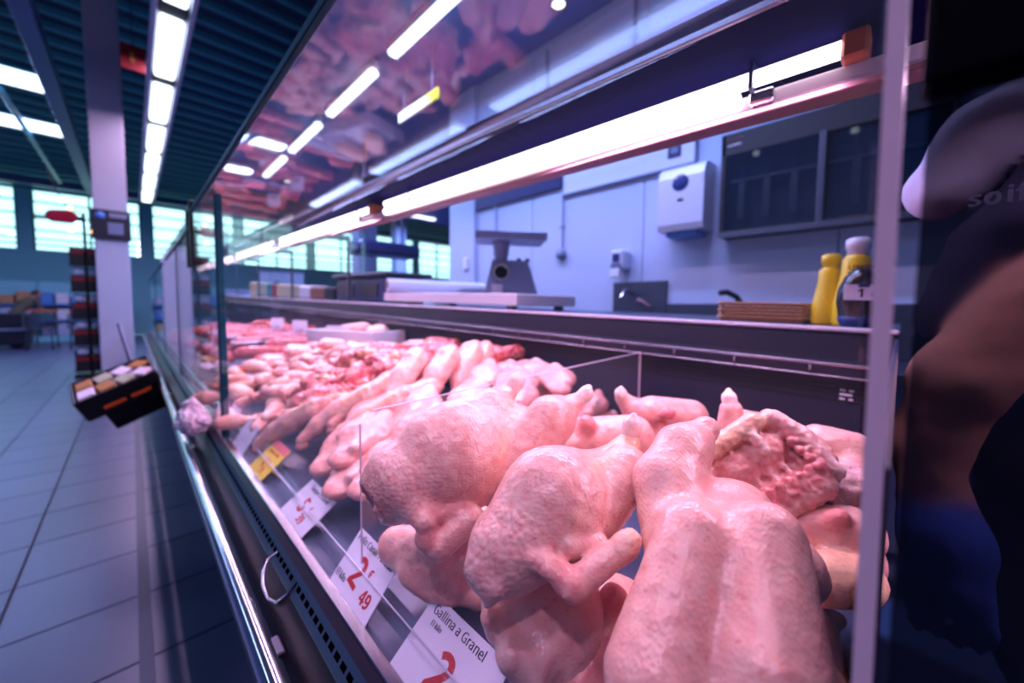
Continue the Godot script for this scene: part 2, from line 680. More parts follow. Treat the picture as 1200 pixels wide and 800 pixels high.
func _ready() -> void:
	make_materials()
	# ---- camera
	var cam := Camera3D.new()
	cam.name = "camera"
	add_child(cam)
	cam.transform = Transform3D(Basis(Vector3(0.711860, 0.010093, 0.702248), Vector3(0.035666, 0.998087, -0.050499), Vector3(-0.701415, 0.060994, 0.710139)), Vector3(0, 1.25, 0))
	cam.keep_aspect = Camera3D.KEEP_HEIGHT
	var look := CameraAttributesPhysical.new()
	look.frustum_focal_length = 12.0
	look.frustum_focus_distance = 0.38
	look.exposure_aperture = 2.6
	look.frustum_near = 0.05
	look.frustum_far = 120.0
	cam.attributes = look
	cam.set_frustum(2.0 * 0.05 * 400.0 / 450.0, Vector2(0, -13.0 / 450.0 * 0.05), 0.05, 120.0)
	# ---- sky and exposure
	var we := WorldEnvironment.new()
	we.name = "environment"
	var env := Environment.new()
	env.background_mode = Environment.BG_COLOR
	env.background_color = Color(0.72, 0.97, 1.0)
	env.background_energy_multiplier = 2.2
	env.tonemap_mode = Environment.TONE_MAPPER_LINEAR
	env.tonemap_exposure = 1.1
	env.sdfgi_enabled = true
	env.ssao_enabled = true
	env.ssil_enabled = true
	we.environment = env
	add_child(we)
	# ---- lights: the display case tubes, the lamp rows of the shop, the downlights of the staff side
	for k in 6:  # the first lies out of view and lights the nearest chickens
		var z := -0.76 + 1.55 * k
		area(v(0.735, 1.572 + RISE * z, z), Vector2(0.035, 1.42), 1.2, CASE, Vector3(-0.2, -1, 0))
	for k in 9:
		area(v(0.43, 4.36, 1.09 + 1.85 * k), Vector2(0.2, 1.5), 3.2, AISLE, Vector3.DOWN)
	for k in 5:
		area(v(1.75, 3.47, 1.2 + 1.55 * k), Vector2(0.1, 1.2), 5.0, STORE, Vector3.DOWN)
	for k in 3:  # unseen row left of the view, for general shop light
		area(v(-4.5, 4.9, 3.5 + 5.0 * k), Vector2(0.3, 4.0), 8.0, STORE, Vector3.DOWN)
	for k in 3:  # out of view over the aisle, light the aisle side of the chickens
		var sp := SpotLight3D.new()
		sp.name = "unseen_spot_light"
		sp.spot_angle = 17.0
		sp.spot_range = 12.0
		sp.spot_attenuation = 2.0
		sp.spot_angle_attenuation = 0.6
		sp.light_energy = 1.45
		sp.light_color = AISLE
		sp.light_size = 0.06
		sp.shadow_enabled = true
		add_child(sp, true)
		sp.look_at_from_position(v(-0.95, 3.36, -0.5 + 1.0 * k), v(0.42, 1.0, 0.05 + 0.5 * k))
	area(v(-1.7, 5.13, 11.0), Vector2(1.5, 0.5), 7.0, STORE, Vector3.DOWN)
	area(v(-1.7, 5.13, 13.7), Vector2(1.1, 0.5), 7.0, STORE, Vector3.DOWN)
	area(v(4.9, 3.55, 9.0), Vector2(1.8, 0.15), 40.0, STORE, Vector3.DOWN)
	build_shell()
	build_lamps()
	build_counter()
	build_poultry()
	build_far_meat()
	build_tags()
	build_worktop()
	build_wall_things()
	build_shop()
	build_people()


# ---------------------------------------------------------------- the room
# the roof falls toward the far wall
func roof(z: float) -> float:
	return 5.45 + (21.0 - z) * 0.12


func build_shell() -> void:
	var st := begin()
	bx(st, -9, 21, -0.12, -0.006, -2, 21)
	var fl := struct("floor", st, M.grout)
	var tile_meshes := []
	for k in 4:
		var s := begin()
		obox(s, Transform3D(), Vector3(0.194, 0.006, 0.209), 0.002)
		s.generate_normals()
		var me := s.commit()
		me.surface_set_material(0, M.tiles[k])
		tile_meshes.append(me)
	var rng := RandomNumberGenerator.new()
	rng.seed = 4
	var rest := []
	for i in range(-22, 52):
		for j in range(-8, 45):
			var p := v(-0.215 + 0.395 * i, -0.006, 2.02 + 0.425 * j)
			var far := -p.z
			if i >= -10 and i <= 1 and far > 0.6 and far < 10.6:
				var t := put("tile", tile_meshes[rng.randi() % 4], null, fl, false)
				t.position = p
			elif far < 20.8:
				rest.append(p)
	var mm := MultiMesh.new()
	mm.transform_format = MultiMesh.TRANSFORM_3D
	mm.mesh = tile_meshes[0]
	mm.instance_count = rest.size()
	for k in rest.size():
		mm.set_instance_transform(k, Transform3D(Basis(), rest[k]))
	var mi := MultiMeshInstance3D.new()
	mi.name = "tile_field"
	mi.multimesh = mm
	mi.set_meta("kind", "stuff")
	fl.add_child(mi)
	st = begin()
	bx(st, -0.027, 0.012, -0.02, 0.003, -2, 12, 0.001)
	obj("expansion_strip", st, M.joint_metal, fl)

	# ceiling: a dark deck with folded ribs
	st = begin()
	obox(st, Transform3D(Basis(Vector3.RIGHT, -0.1194), v(6, roof(9.6) + 0.1, 9.6)), Vector3(15.2, 0.1, 12.2))
	var ce := struct("ceiling", st, M.deck)
	var rib := begin()
	prism(rib, PackedVector2Array([Vector2(-0.09, 0.0), Vector2(-0.05, -0.09), Vector2(0.05, -0.09), Vector2(0.09, 0.0)]), -15.1, 15.1)
	rib.generate_normals()
	var rib_mesh := rib.commit()
	rib_mesh.surface_set_material(0, M.rib)
	for k in 46:
		var r := put("deck_rib", rib_mesh, null, ce, false)
		r.transform = Transform3D(Basis(Vector3.RIGHT, -0.1194) * Basis(Vector3.UP, PI / 2), v(6, roof(-1.2 + 0.48 * k), -1.2 + 0.48 * k))

	# walls
	st = begin()
	bx(st, -9.2, -9, 0, 8.6, -2.2, 21.4)
	struct("wall_left", st, M.side_wall)
	st = begin()
	bx(st, -9.2, 21.2, 0, 8.6, -2.2, -2)
	struct("wall_back", st, M.side_wall)
	st = begin()
	bx(st, 21, 21.2, 0, 8.6, 3.8, 21.4)
	struct("wall_east", st, M.side_wall)
	st = begin()
	bx(st, 2.76, 2.95, 0, 8.6, -2, 3.8)
	bx(st, 2.95, 21.2, 0, 8.6, 3.6, 3.8)
	var wr := struct("wall_right", st, M.seam)
	for k in 5:
		var z0 := -2.0 + 1.13 * k
		for e in [[0.0, 2.995], [3.0, 3.62]]:
			st = begin()
			bx(st, 2.745, 2.765, e[0], e[1], z0 + 0.003, minf(z0 + 1.127, 3.34), 0.002)
			obj("wall_sheet", st, M.panel, wr)
	st = begin()
	bx(st, 2.70, 2.80, 0, 3.62, 3.345, 3.8, 0.004)
	obj("corner_post", st, M.panel, wr)
	st = begin()
	bx(st, 1.2, 8.0, 3.62, 3.75, -2, 9.6)
	struct("ceiling_soffit", st, M.soffit)
	st = begin()
	bx(st, 2.735, 2.765, 3.57, 3.62, -2, 3.6)
	struct("trim_1", st, M.conduit)

	# far wall with its window bands
	st = begin()
	bx(st, -9, 21, 0, 3.04, 21, 21.3)
	bx(st, -9, 21, 5.2, 5.7, 21, 21.3)
	for k in 11:
		bx(st, -8.66 + 3.0 * k, -8.34 + 3.0 * k, 3.04, 5.2, 21, 21.3)
	struct("wall_far", st, M.far_wall)
	st = begin()
	bx(st, -9, 21, 5.05, 5.3, 19.9, 20.1, 0.01)
	struct("trim_2", st, M.beam)
	var heights := [3.04, 3.24, 3.44, 3.74, 4.26, 4.70, 5.2]
	for k in 10:
		var x0 := -8.34 + 3.0 * k
		st = begin()
		for y in heights:
			bx(st, x0, x0 + 2.68, y - 0.025, y + 0.025, 21.08, 21.16)
		for x in [x0 + 0.02, x0 + 1.34, x0 + 2.66]:
			bx(st, x - 0.03, x + 0.03, 3.04, 5.2, 21.06, 21.16)
		var w := struct("window_%d" % (k + 1), st, M.frame_teal)
		for r in heights.size() - 1:
			for c in 2:
				st = begin()
				bx(st, x0 + 0.05 + 1.33 * c, x0 + 1.31 + 1.33 * c, heights[r] + 0.025, heights[r + 1] - 0.025, 21.11, 21.118)
				obj("pane", st, M.pane, w)

	# pillar in the aisle, hanging beam and pipes
	st = begin()
	bx(st, -0.40, 0.0, 0, 6.9, 9.2, 9.6, 0.012)
	var pl := obj("pillar", st, M.pillar)
	pl.set_meta("kind", "structure")
	st = begin()
	bx(st, -0.98, -0.78, 4.95, 5.25, 4.5, 20, 0.01)
	var bm := obj("roof_beam", st, M.beam)
	bm.set_meta("kind", "structure")


# ---------------------------------------------------------------- lamps of the shop
func build_lamps() -> void:
	var row := thing("lamp_row", "long grey ceiling lamp trunking with a row of white panels above the aisle", "lamp", v(0.43, 4.4, 0))
	var st := begin()
	for s in [-1.0, 1.0]:
		bx(st, 0.43 + s * 0.155 - 0.022, 0.43 + s * 0.155 + 0.022, 4.37, 4.47, -0.5, 16.2, 0.004)
	bx(st, 0.29, 0.57, 4.45, 4.47, -0.5, 16.2)
	obj("trunking", st, M.pillar, row)
	for k in 9:
		var z := 1.09 + 1.85 * k
		st = begin()
		bx(st, 0.325, 0.535, 4.38, 4.445, z - 0.76, z + 0.76, 0.02)
		obj("lamp_panel", st, M.lamp, row)
	for k in 9:
		var z := 1.09 + 1.85 * k
		st = begin()
		bx(st, 0.31, 0.55, 4.42, 4.46, z + 0.80, z + 1.05, 0.004)
		obj("blank_plate", st, M.black, row)
	for k in 4:
		st = begin()
		tube(st, [v(0.43, 4.46, 2.0 + 4.5 * k), v(0.43, roof(2.0 + 4.5 * k), 2.0 + 4.5 * k)], 0.008, 6)
		obj("hanger_rod", st, M.dull_steel, row)
	var ordinal := ["nearest", "second", "third", "fourth", "farthest"]
	for k in 5:
		var z := 1.2 + 1.55 * k
		var l := thing("ceiling_lamp", "slim white batten lamp under the blue soffit, %s of the row seen through the canopy" % ordinal[k], "lamp", v(1.75, 3.5, z), "batten lamps under the soffit")
		st = begin()
		bx(st, 1.72, 1.78, 3.54, 3.62, z - 0.62, z + 0.62, 0.006)
		obj("housing", st, M.white, l)
		st = begin()
		bx(st, 1.70, 1.80, 3.48, 3.54, z - 0.60, z + 0.60, 0.02)
		obj("diffuser", st, M.lamp, l)
	for e in [[-2.4, -0.92, 10.85, "nearer"], [-2.2, -0.86, 13.55, "farther"]]:
		var l := thing("twin_lamp", "twin white tube lamp across the dark ceiling left of the pillar, the %s pair" % e[3], "lamp", v((e[0] + e[1]) / 2, 5.2, e[2]), "twin ceiling lamps")
		for s in [0.0, 0.42]:
			st = begin()
			bx(st, e[0], e[1], 5.14, 5.22, e[2] + s, e[2] + s + 0.2, 0.02)
			obj("diffuser", st, M.lamp, l)
		st = begin()
		bx(st, e[0] - 0.03, e[1] + 0.03, 5.22, 5.30, e[2] - 0.04, e[2] + 0.66, 0.01)
		obj("housing", st, M.rib, l)
		for s in [0.1, 0.9]:
			st = begin()
			var hx: float = lerpf(e[0], e[1], s)
			tube(st, [v(hx, 5.28, e[2] + 0.31), v(hx, roof(e[2] + 0.31), e[2] + 0.31)], 0.01, 6)
			obj("hanger_rod", st, M.dull_steel, l)
	for k in 3:  # lamps placed out of view to light the left of the shop
		var z := 3.5 + 5.0 * k
		var l := thing("ceiling_lamp", "unseen long ceiling lamp lighting the left side of the shop, out beyond the roof beam", "lamp", v(-4.5, 4.95, z), "unseen ceiling lamps beyond the roof beam")
		st = begin()
		bx(st, -4.65, -4.35, 4.92, 5.0, z - 2, z + 2, 0.02)
		obj("diffuser", st, M.lamp, l)
		st = begin()
		bx(st, -4.6, -4.4, 5.0, roof(z), z - 0.05, z + 0.05)
		obj("hanger", st, M.dull_steel, l)
	var fl := thing("ceiling_lamp", "slim white tube lamp on the pale ceiling far behind the meat grinder", "lamp", v(4.9, 3.58, 9.0))
	st = begin()
	bx(st, 4.0, 5.9, 3.56, 3.60, 8.93, 9.07, 0.01)
	obj("diffuser", st, M.lamp, fl)
	st = begin()
	bx(st, 4.0, 5.9, 3.60, 3.62, 8.95, 9.05)
	obj("housing", st, M.white, fl)
	var names := ["nearest", "middle", "farthest"]
	for e in [[2.45, 2.0, 0], [2.5, 4.4, 1], [2.2, 8.4, 2]]:
		var l := thing("downlight", "small round warm downlight in the blue soffit, the %s of three" % names[e[2]], "downlight", v(e[0], 3.62, e[1]), "downlights in the soffit")
		st = begin()
		lathe(st, Transform3D(Basis(), v(e[0], 3.62, e[1])), [Vector2(0.05, 0.0), Vector2(0.075, -0.004), Vector2(0.075, -0.014), Vector2(0.05, -0.014)], 16)
		obj("ring", st, M.steel, l)
		st = begin()
		lathe(st, Transform3D(Basis(), v(e[0], 3.62, e[1])), [Vector2(0.0, -0.016), Vector2(0.05, -0.012), Vector2(0.05, 0.0)], 16)
		obj("bulb", st, M.downlight, l)
	for k in 3:  # spotlights out of view, placed to light the aisle side of the chickens
		var a := v(-0.95, 3.36, -0.5 + 1.0 * k)
		var dir := (v(0.42, 1.0, 0.05 + 0.5 * k) - a).normalized()
		var l := thing("unseen_spot", "unseen white spotlight over the aisle lighting the chickens, %s of three behind the viewer" % ["first", "second", "third"][k], "spotlight", a)
		st = begin()
		tube(st, [a - dir * 0.20, a - dir * 0.02], 0.045, 16)
		obj("can", st, M.white, l)
		st = begin()
		tube(st, [a - dir * 0.019, a - dir * 0.012], 0.038, 16)
		obj("lens", st, M.lamp, l)
		st = begin()
		tube(st, [a - dir * 0.11, v(-0.95, roof(-a.z), -a.z)], 0.008, 6)
		obj("hanger_rod", st, M.dull_steel, l)
	var names2 := ["beside the roof beam", "along the far wall"]
	for k in 2:
		var st2 := begin()
		if k == 0:
			tube(st2, [v(-1.9, 5.05, 9.0), v(-1.55, 5.05, 11.6), v(-1.5, 5.05, 19.0)], 0.05, 8)
		else:
			tube(st2, [v(-9, 4.75, 19.6), v(-1.0, 4.85, 19.6), v(8.0, 4.85, 19.6)], 0.05, 8)
		var p := obj("ceiling_pipe", st2, M.pipe)
		tag(p, "thin teal pipe under the ceiling %s" % names2[k], "pipe")


# ---------------------------------------------------------------- the refrigerated counter
func build_counter() -> void:
	var Z1 := 8.6
	var Z0 := 0.0
	var c := thing("display_counter", "long dark refrigerated meat counter with a steel bumper rail along the aisle", "counter", v(0.6, 0, 4.2))
	var st := begin()
	prism(st, PackedVector2Array([Vector2(0.30, 0.0), Vector2(1.24, 0.0), Vector2(1.24, 0.80), Vector2(0.20, 0.80), Vector2(0.165, 0.778), Vector2(0.135, 0.74), Vector2(0.135, 0.56), Vector2(0.30, 0.46)]), Z0, Z1)
	obj("body", st, M.body, c)
	st = begin()
	tube(st, [v(0.113, 0.758, Z0), v(0.113, 0.758, Z1)], 0.0145, 18)
	obj("bumper_rail", st, M.bright_steel, c)
	for k in 8:
		st = begin()
		bx(st, 0.113, 0.14, 0.742, 0.752, 0.6 + 1.1 * k, 0.64 + 1.1 * k, 0.002)
		obj("rail_bracket", st, M.dull_steel, c)
	st = begin()
	prism(st, PackedVector2Array([Vector2(0.166, 0.779), Vector2(0.183, 0.803), Vector2(0.19, 0.799), Vector2(0.178, 0.775)]), Z0, Z1)
	obj("vent_strip", st, M.vent, c)
	st = begin()
	prism(st, PackedVector2Array([Vector2(0.1825, 0.803), Vector2(0.192, 0.813), Vector2(0.196, 0.806), Vector2(0.19, 0.796)]), Z0, Z1)
	obj("front_band", st, M.band, c)
	st = begin()
	bx(st, 0.1925, 0.2085, 0.796, 0.8165, Z0, Z1, 0.0015)
	obj("glass_channel", st, M.bright_steel, c)
	# vent slots: black boxes standing for the shade inside the openings
	var dirv := (Vector2(0.183, 0.803) - Vector2(0.166, 0.779)).normalized()
	var nrm := Vector2(-dirv.y, dirv.x)
	var basis := Basis(Vector3(dirv.x, dirv.y, 0), Vector3(nrm.x, nrm.y, 0), Vector3(0, 0, 1))
	var mid := Vector2(0.1745, 0.791) + nrm * 0.0001
	var slot := begin()
	obox(slot, Transform3D(basis, Vector3.ZERO), Vector3(0.0038, 0.0004, 0.0068), 0.0)
	slot.generate_normals()
	var slot_mesh := slot.commit()
	slot_mesh.surface_set_material(0, M.slot)
	for k in 90:
		var s := put("vent_slot", slot_mesh, null, c, false)
		s.position = v(mid.x, mid.y, 0.25 + 0.0205 * k) - c.position
	st = begin()
	for k in 180:
		obox(st, Transform3D(basis, v(mid.x, mid.y, 2.1 + 0.034 * k)), Vector3(0.0038, 0.0004, 0.011), 0.0)
	var far_slots := obj("vent_slots", st, M.slot, c)
	far_slots.set_meta("kind", "stuff")
	# inside
	st = begin()
	prism(st, PackedVector2Array([Vector2(0.208, 0.80), Vector2(1.18, 0.80), Vector2(1.18, 0.822), Vector2(0.262, 0.822), Vector2(0.24, 0.806), Vector2(0.208, 0.806)]), Z0, Z1)
	obj("display_deck", st, M.tray_deck, c)
	st = begin()
	bx(st, 1.17, 1.20, 0.822, 1.10, Z0, Z1)
	rise(obj("inner_wall", st, M.inner, c))
	for r in 4:
		st = begin()
		bx(st, 1.167, 1.17, 1.035 + 0.012 * r, 1.039 + 0.012 * r, 0.02, 3.0)
		rise(obj("louvre", st, M.black, c))
	st = begin()
	for k in 3:
		bx(st, 1.160, 1.165, 1.062 - 0.010 * k, 1.066 - 0.010 * k, 0.066 if k == 1 else 0.064, 0.088 if k == 1 else 0.072)
		if k != 1:
			bx(st, 1.160, 1.165, 1.062 - 0.010 * k, 1.066 - 0.010 * k, 0.078, 0.088)
	rise(obj("outlet_marks", st, M.white, c))
	st = begin()
	prism(st, PackedVector2Array([Vector2(1.135, 1.095), Vector2(1.20, 1.095), Vector2(1.20, 1.192), Vector2(1.166, 1.192), Vector2(1.160, 1.135), Vector2(1.135, 1.125)]), Z0, Z1)
	rise(obj("rear_ledge", st, M.ledge, c))
	st = begin()
	bx(st, 1.132, 1.140, 1.120, 1.127, Z0, Z1, 0.001)
	bx(st, 1.132, 1.140, 1.094, 1.098, Z0, Z1, 0.001)
	rise(obj("ledge_trim", st, M.steel, c))
	for k in 10:
		st = begin()
		bx(st, 1.130, 1.137, 1.105, 1.118, 0.14 + 0.16 * k, 0.146 + 0.16 * k, 0.001)
		rise(obj("ledge_clip", st, M.steel, c))
	st = begin()
	bx(st, 0.2065, 1.2, 0.80, 1.19, 0.0, 0.007, 0.002)
	obj("end_panel", st, M.inner, c)

	st = begin()
	bx(st, 1.20, 1.92, 1.17, 1.205, Z0, Z1, 0.004)
	bx(st, 1.24, 1.88, 0.10, 1.17, Z0, Z1, 0.004)
	var wt := obj("worktop", st, M.worktop)
	tag(wt, "long steel worktop behind the display, at the staff side of the counter", "worktop")
	st = begin()
	bx(st, 1.163, 1.20, 1.198, 1.208, Z0, Z1, 0.003)
	obj("nosing", st, M.nosing, wt)
	rise(wt)

	# canopy: rear beam on posts and the glass
	var ca := thing("canopy_beam", "dark glossy roof strip over the rear of the display case, carrying the tube lamps", "beam", v(0.72, 1.65, 3.8))
	st = begin()
	bx(st, 0.618, 0.86, 1.652, 1.685, Z0, 7.8, 0.003)
	obj("beam", st, M.gloss_navy, ca)
	st = begin()
	bx(st, 0.612, 0.620, 1.646, 1.658, Z0, 7.8, 0.002)
	bx(st, 0.855, 0.862, 1.640, 1.652, Z0, 7.8, 0.001)
	obj("beam_trim", st, M.steel, ca)
	for k in 4:
		st = begin()
		bx(st, 1.205, 1.225, 1.20, 1.72, 3.05 + 1.5 * k, 3.08 + 1.5 * k, 0.003)
		bx(st, 0.83, 1.225, 1.686, 1.716, 3.05 + 1.5 * k, 3.08 + 1.5 * k, 0.003)
		obj("beam_post", st, M.dull_steel, ca)
	rise(ca)
	# panes
	var spots := ["nearest clear front pane", "second clear front pane, beyond the teal joint", "third clear front pane along the aisle", "fourth clear front pane along the aisle", "farthest clear front pane along the aisle"]
	for k in 5:
		var z0 := 0.010 if k == 0 else 1.55 * k + 0.008
		var g := thing("front_glass", "%s of the display case" % spots[k], "glass pane", v(0.2, 0.81, z0 + 0.77), "front panes of the display case")
		st = begin()
		bx(st, 0.197, 0.203, 0.812, 1.648, z0, 1.55 * (k + 1) - 0.008)
		obj("pane", st, M.clear if k else M.near_clear, g)
		if k > 0:
			st = begin()
			bx(st, 0.194, 0.216, 0.812, 1.60, 1.55 * k - 0.008, 1.55 * k + 0.006, 0.002)
			obj("edge_strip", st, M.glass_edge, g)
	st = begin()
	prism(st, PackedVector2Array([Vector2(0.194, 0.80), Vector2(0.205, 0.80), Vector2(0.205, 1.66), Vector2(0.194, 1.66)]), 0.001, 0.0066)
	var po := obj("joint_profile", st, M.pink_edge)
	po.transform = Transform3D(Basis(Vector3.RIGHT, -0.010), Vector3.ZERO) * po.transform
	po.position.z += 0.0112
	tag(po, "pale pink upright joint profile at the near end of the front pane", "profile")
	var tops := ["nearest flat clear canopy pane", "second flat clear canopy pane behind the bracket", "third flat clear canopy pane", "farthest flat clear canopy pane"]
	for k in 4:
		var g := thing("canopy_glass", "%s over the display case" % tops[k], "glass pane", v(0.5, 1.7, 1.1 + 2.2 * k), "canopy panes over the display case")
		var z0 := 0.002 if k == 0 else 2.2 * k - 0.3 + 0.35
		var z1 := 2.2 if k == 0 else 2.2 * k + 1.9
		var dy := 0.0 if k == 0 else -0.06
		st = begin()
		prism(st, PackedVector2Array([Vector2(0.202, 1.648 + dy), Vector2(0.618, 1.649 + dy), Vector2(0.618, 1.656 + dy), Vector2(0.202, 1.656 + dy)]), z0, z1)
		obj("pane", st, M.top_clear, g)
		st = begin()
		bx(st, 0.192, 0.204, 1.644 + dy, 1.660 + dy, z0, z1, 0.002)
		obj("edge_strip", st, M.glass_edge, g)
	var br := thing("canopy_bracket", "dark flat bracket holding the front corner of the glass canopy", "bracket", v(0.2, 1.4, 2.2))
	st = begin()
	bx(st, 0.19, 0.23, 1.42, 1.70, 2.20, 2.23, 0.002)
	bx(st, 0.19, 0.206, 1.42, 1.68, 2.36, 2.385, 0.002)
	bx(st, 0.19, 0.206, 1.67, 1.69, 2.20, 2.385, 0.002)
	obj("bracket_frame", st, M.black, br)
	st = begin()
	bx(st, 0.197, 0.203, 0.80, 1.325, -0.75, -0.003)
	var sm := obj("smoked_glass", st, M.smoked)
	tag(sm, "dark smoked glass panel at the right, past the pink joint profile", "glass pane")
	st = begin()
	bx(st, 0.19, 0.21, 1.325, 1.66, -0.75, -0.001, 0.002)  # opaque band, keeps the unseen near-end case lamp out of sight
	obj("header", st, M.header, sm)
	st = begin()
	bx(st, 0.12, 0.26, 0.0, 0.80, -0.75, -0.03, 0.004)
	var pd := obj("plinth", st, M.body)
	tag(pd, "dark plinth carrying the smoked glass panel beside the counter end", "plinth")
	# acrylic lip and divider
	st = begin()
	bx(st, 0.2325, 0.2355, 0.806, 0.846, 0.012, 2.3)
	var lip := obj("acrylic_lip", st, M.acrylic)
	tag(lip, "low clear acrylic strip standing between the price cards and the chickens", "acrylic strip")
	st = begin()
	bx(st, 0.2330, 0.2350, 0.8455, 0.8464, 0.012, 2.3)
	obj("bright_edge", st, M.conduit, lip)
	st = begin()
	var ds := PackedVector2Array([Vector2(0.24, 0.85), Vector2(1.13, 0.85), Vector2(1.13, 1.112), Vector2(0.26, 1.088), Vector2(0.24, 1.07)])
	prism(st, ds, 0.568, 0.572)
	var dv := obj("acrylic_divider", st, M.acrylic)
	tag(dv, "clear upright acrylic divider across the case between whole chickens and cut pieces", "divider")
	st = begin()
	prism(st, PackedVector2Array([Vector2(0.26, 1.0872), Vector2(1.13, 1.1112), Vector2(1.13, 1.1125), Vector2(0.26, 1.0885)]), 0.568, 0.572)
	bx(st, 0.2394, 0.2406, 0.85, 1.07, 0.568, 0.572)
	bx(st, 1.1294, 1.1306, 0.85, 1.112, 0.568, 0.572)
	obj("polished_edge", st, M.pink_edge, dv)

	# case lamps; the first is unseen and lights the nearest chickens
	var where := ["unseen past the near end", "nearest in the case", "second along the case", "third along the case", "fourth along the case", "farthest along the case"]
	for j in 6:
		var k := j - 1
		var z0 := 1.55 * k
		var l := thing("case_lamp", "white double tube lamp under the dark roof strip, %s" % where[j], "lamp", v(0.77, 1.6, z0 + 0.8), "tube lamps in the display case")
		st = begin()
		bx(st, 0.757, 0.795, 1.582, 1.607, z0 - (0.01 if k == 0 else 0.0), z0 + 1.54, 0.003)
		obj("housing", st, M.lit_cover, l)
		st = begin()
		bx(st, 0.752, 0.797, 1.570, 1.580, z0 - (0.01 if k == 0 else 0.0), z0 + 1.54, 0.002)
		obj("copper_trim", st, M.copper, l)
		st = begin()
		tube(st, [v(0.748, 1.626, z0 + 0.09), v(0.748, 1.626, z0 + 1.5)], 0.0125, 14)
		obj("upper_tube", st, M.tube, l)
		st = begin()
		tube(st, [v(0.746, 1.596, z0 + 0.22), v(0.746, 1.596, z0 + 1.5)], 0.0125, 14)
		obj("lower_tube", st, M.tube, l)
		st = begin()
		bx(st, 0.735, 0.785, 1.606, 1.645, z0 + 0.06, z0 + 0.09, 0.004)
		obj("end_holder", st, M.amber, l)
		st = begin()
		bx(st, 0.737, 0.762, 1.583, 1.602, z0 + 0.17, z0 + 0.205, 0.003)
		obj("tube_socket", st, M.bright_steel, l)
		st = begin()
		bx(st, 0.733, 0.76, 1.607, 1.650, z0 + 0.2, z0 + 0.206, 0.001)
		bx(st, 0.733, 0.76, 1.607, 1.650, z0 + 1.3, z0 + 1.306, 0.001)
		obj("tube_clip", st, M.purple, l)
		rise(l)

	# a wire hook hung on the vent strip and a crumpled bag on the ledge
	st = begin()
	tube(st, [v(0.172, 0.80, 0.775), v(0.158, 0.795, 0.775), v(0.147, 0.782, 0.765), v(0.142, 0.768, 0.745), v(0.143, 0.762, 0.715), v(0.150, 0.766, 0.69), v(0.163, 0.78, 0.68), v(0.176, 0.797, 0.677)], 0.0028, 8)
	var hk := obj("wire_hook", st, M.bright_steel)
	tag(hk, "bent chrome wire hook hanging on the vent strip below the price cards", "hook")


# ---------------------------------------------------------------- poultry
func bird(called: String, b: Blob, label: String, cell := 0.003, group := "", m := "skin", rough_at := Vector3.ZERO, rough_r := 0.0, category := "chicken") -> MeshInstance3D:
	var lo := Vector3(1e9, 1e9, 1e9)
	for i in b.a.size():
		lo = lo.min(b.a[i] - Vector3(0, b.ra[i], 0)).min(b.a[i] + b.ab[i] - Vector3(0, b.ra[i] + b.dr[i], 0))
	var mid := b.a[0]
	var base := Vector3(mid.x, lo.y, mid.z)
	for i in b.a.size():
		b.a[i] -= base
	var me := b.mesh(cell, rough_at - base, rough_r)
	var o := MeshInstance3D.new()
	o.mesh = me
	me.surface_set_material(0, M[m])
	if me.get_surface_count() > 1:
		me.surface_set_material(1, M.pebbled_skin)
	o.name = numbered(called)
	add_child(o)
	o.position = base
	tag(o, label, category, group)
	return o


func knob(parent: MeshInstance3D, at: Vector3, towards: Vector3, r: float) -> void:
	var b := Blob.new(91, 120.0)
	b.amp = 0.0008
	b.blotch_color = Color(0.85, 0.45, 0.42)
	var p := at - parent.position
	b.cap(p, p + towards * r * 1.4, r * 0.9, r, 0.003, BONE)
	b.cap(p + towards * r * 1.6 + Vector3(0, r * 0.4, 0), p + towards * r * 1.9 + Vector3(0, r * 0.5, 0), r * 0.6, r * 0.4, 0.003, BONE)
	put("leg_end", b.mesh(0.0022), M.flesh, parent, false)


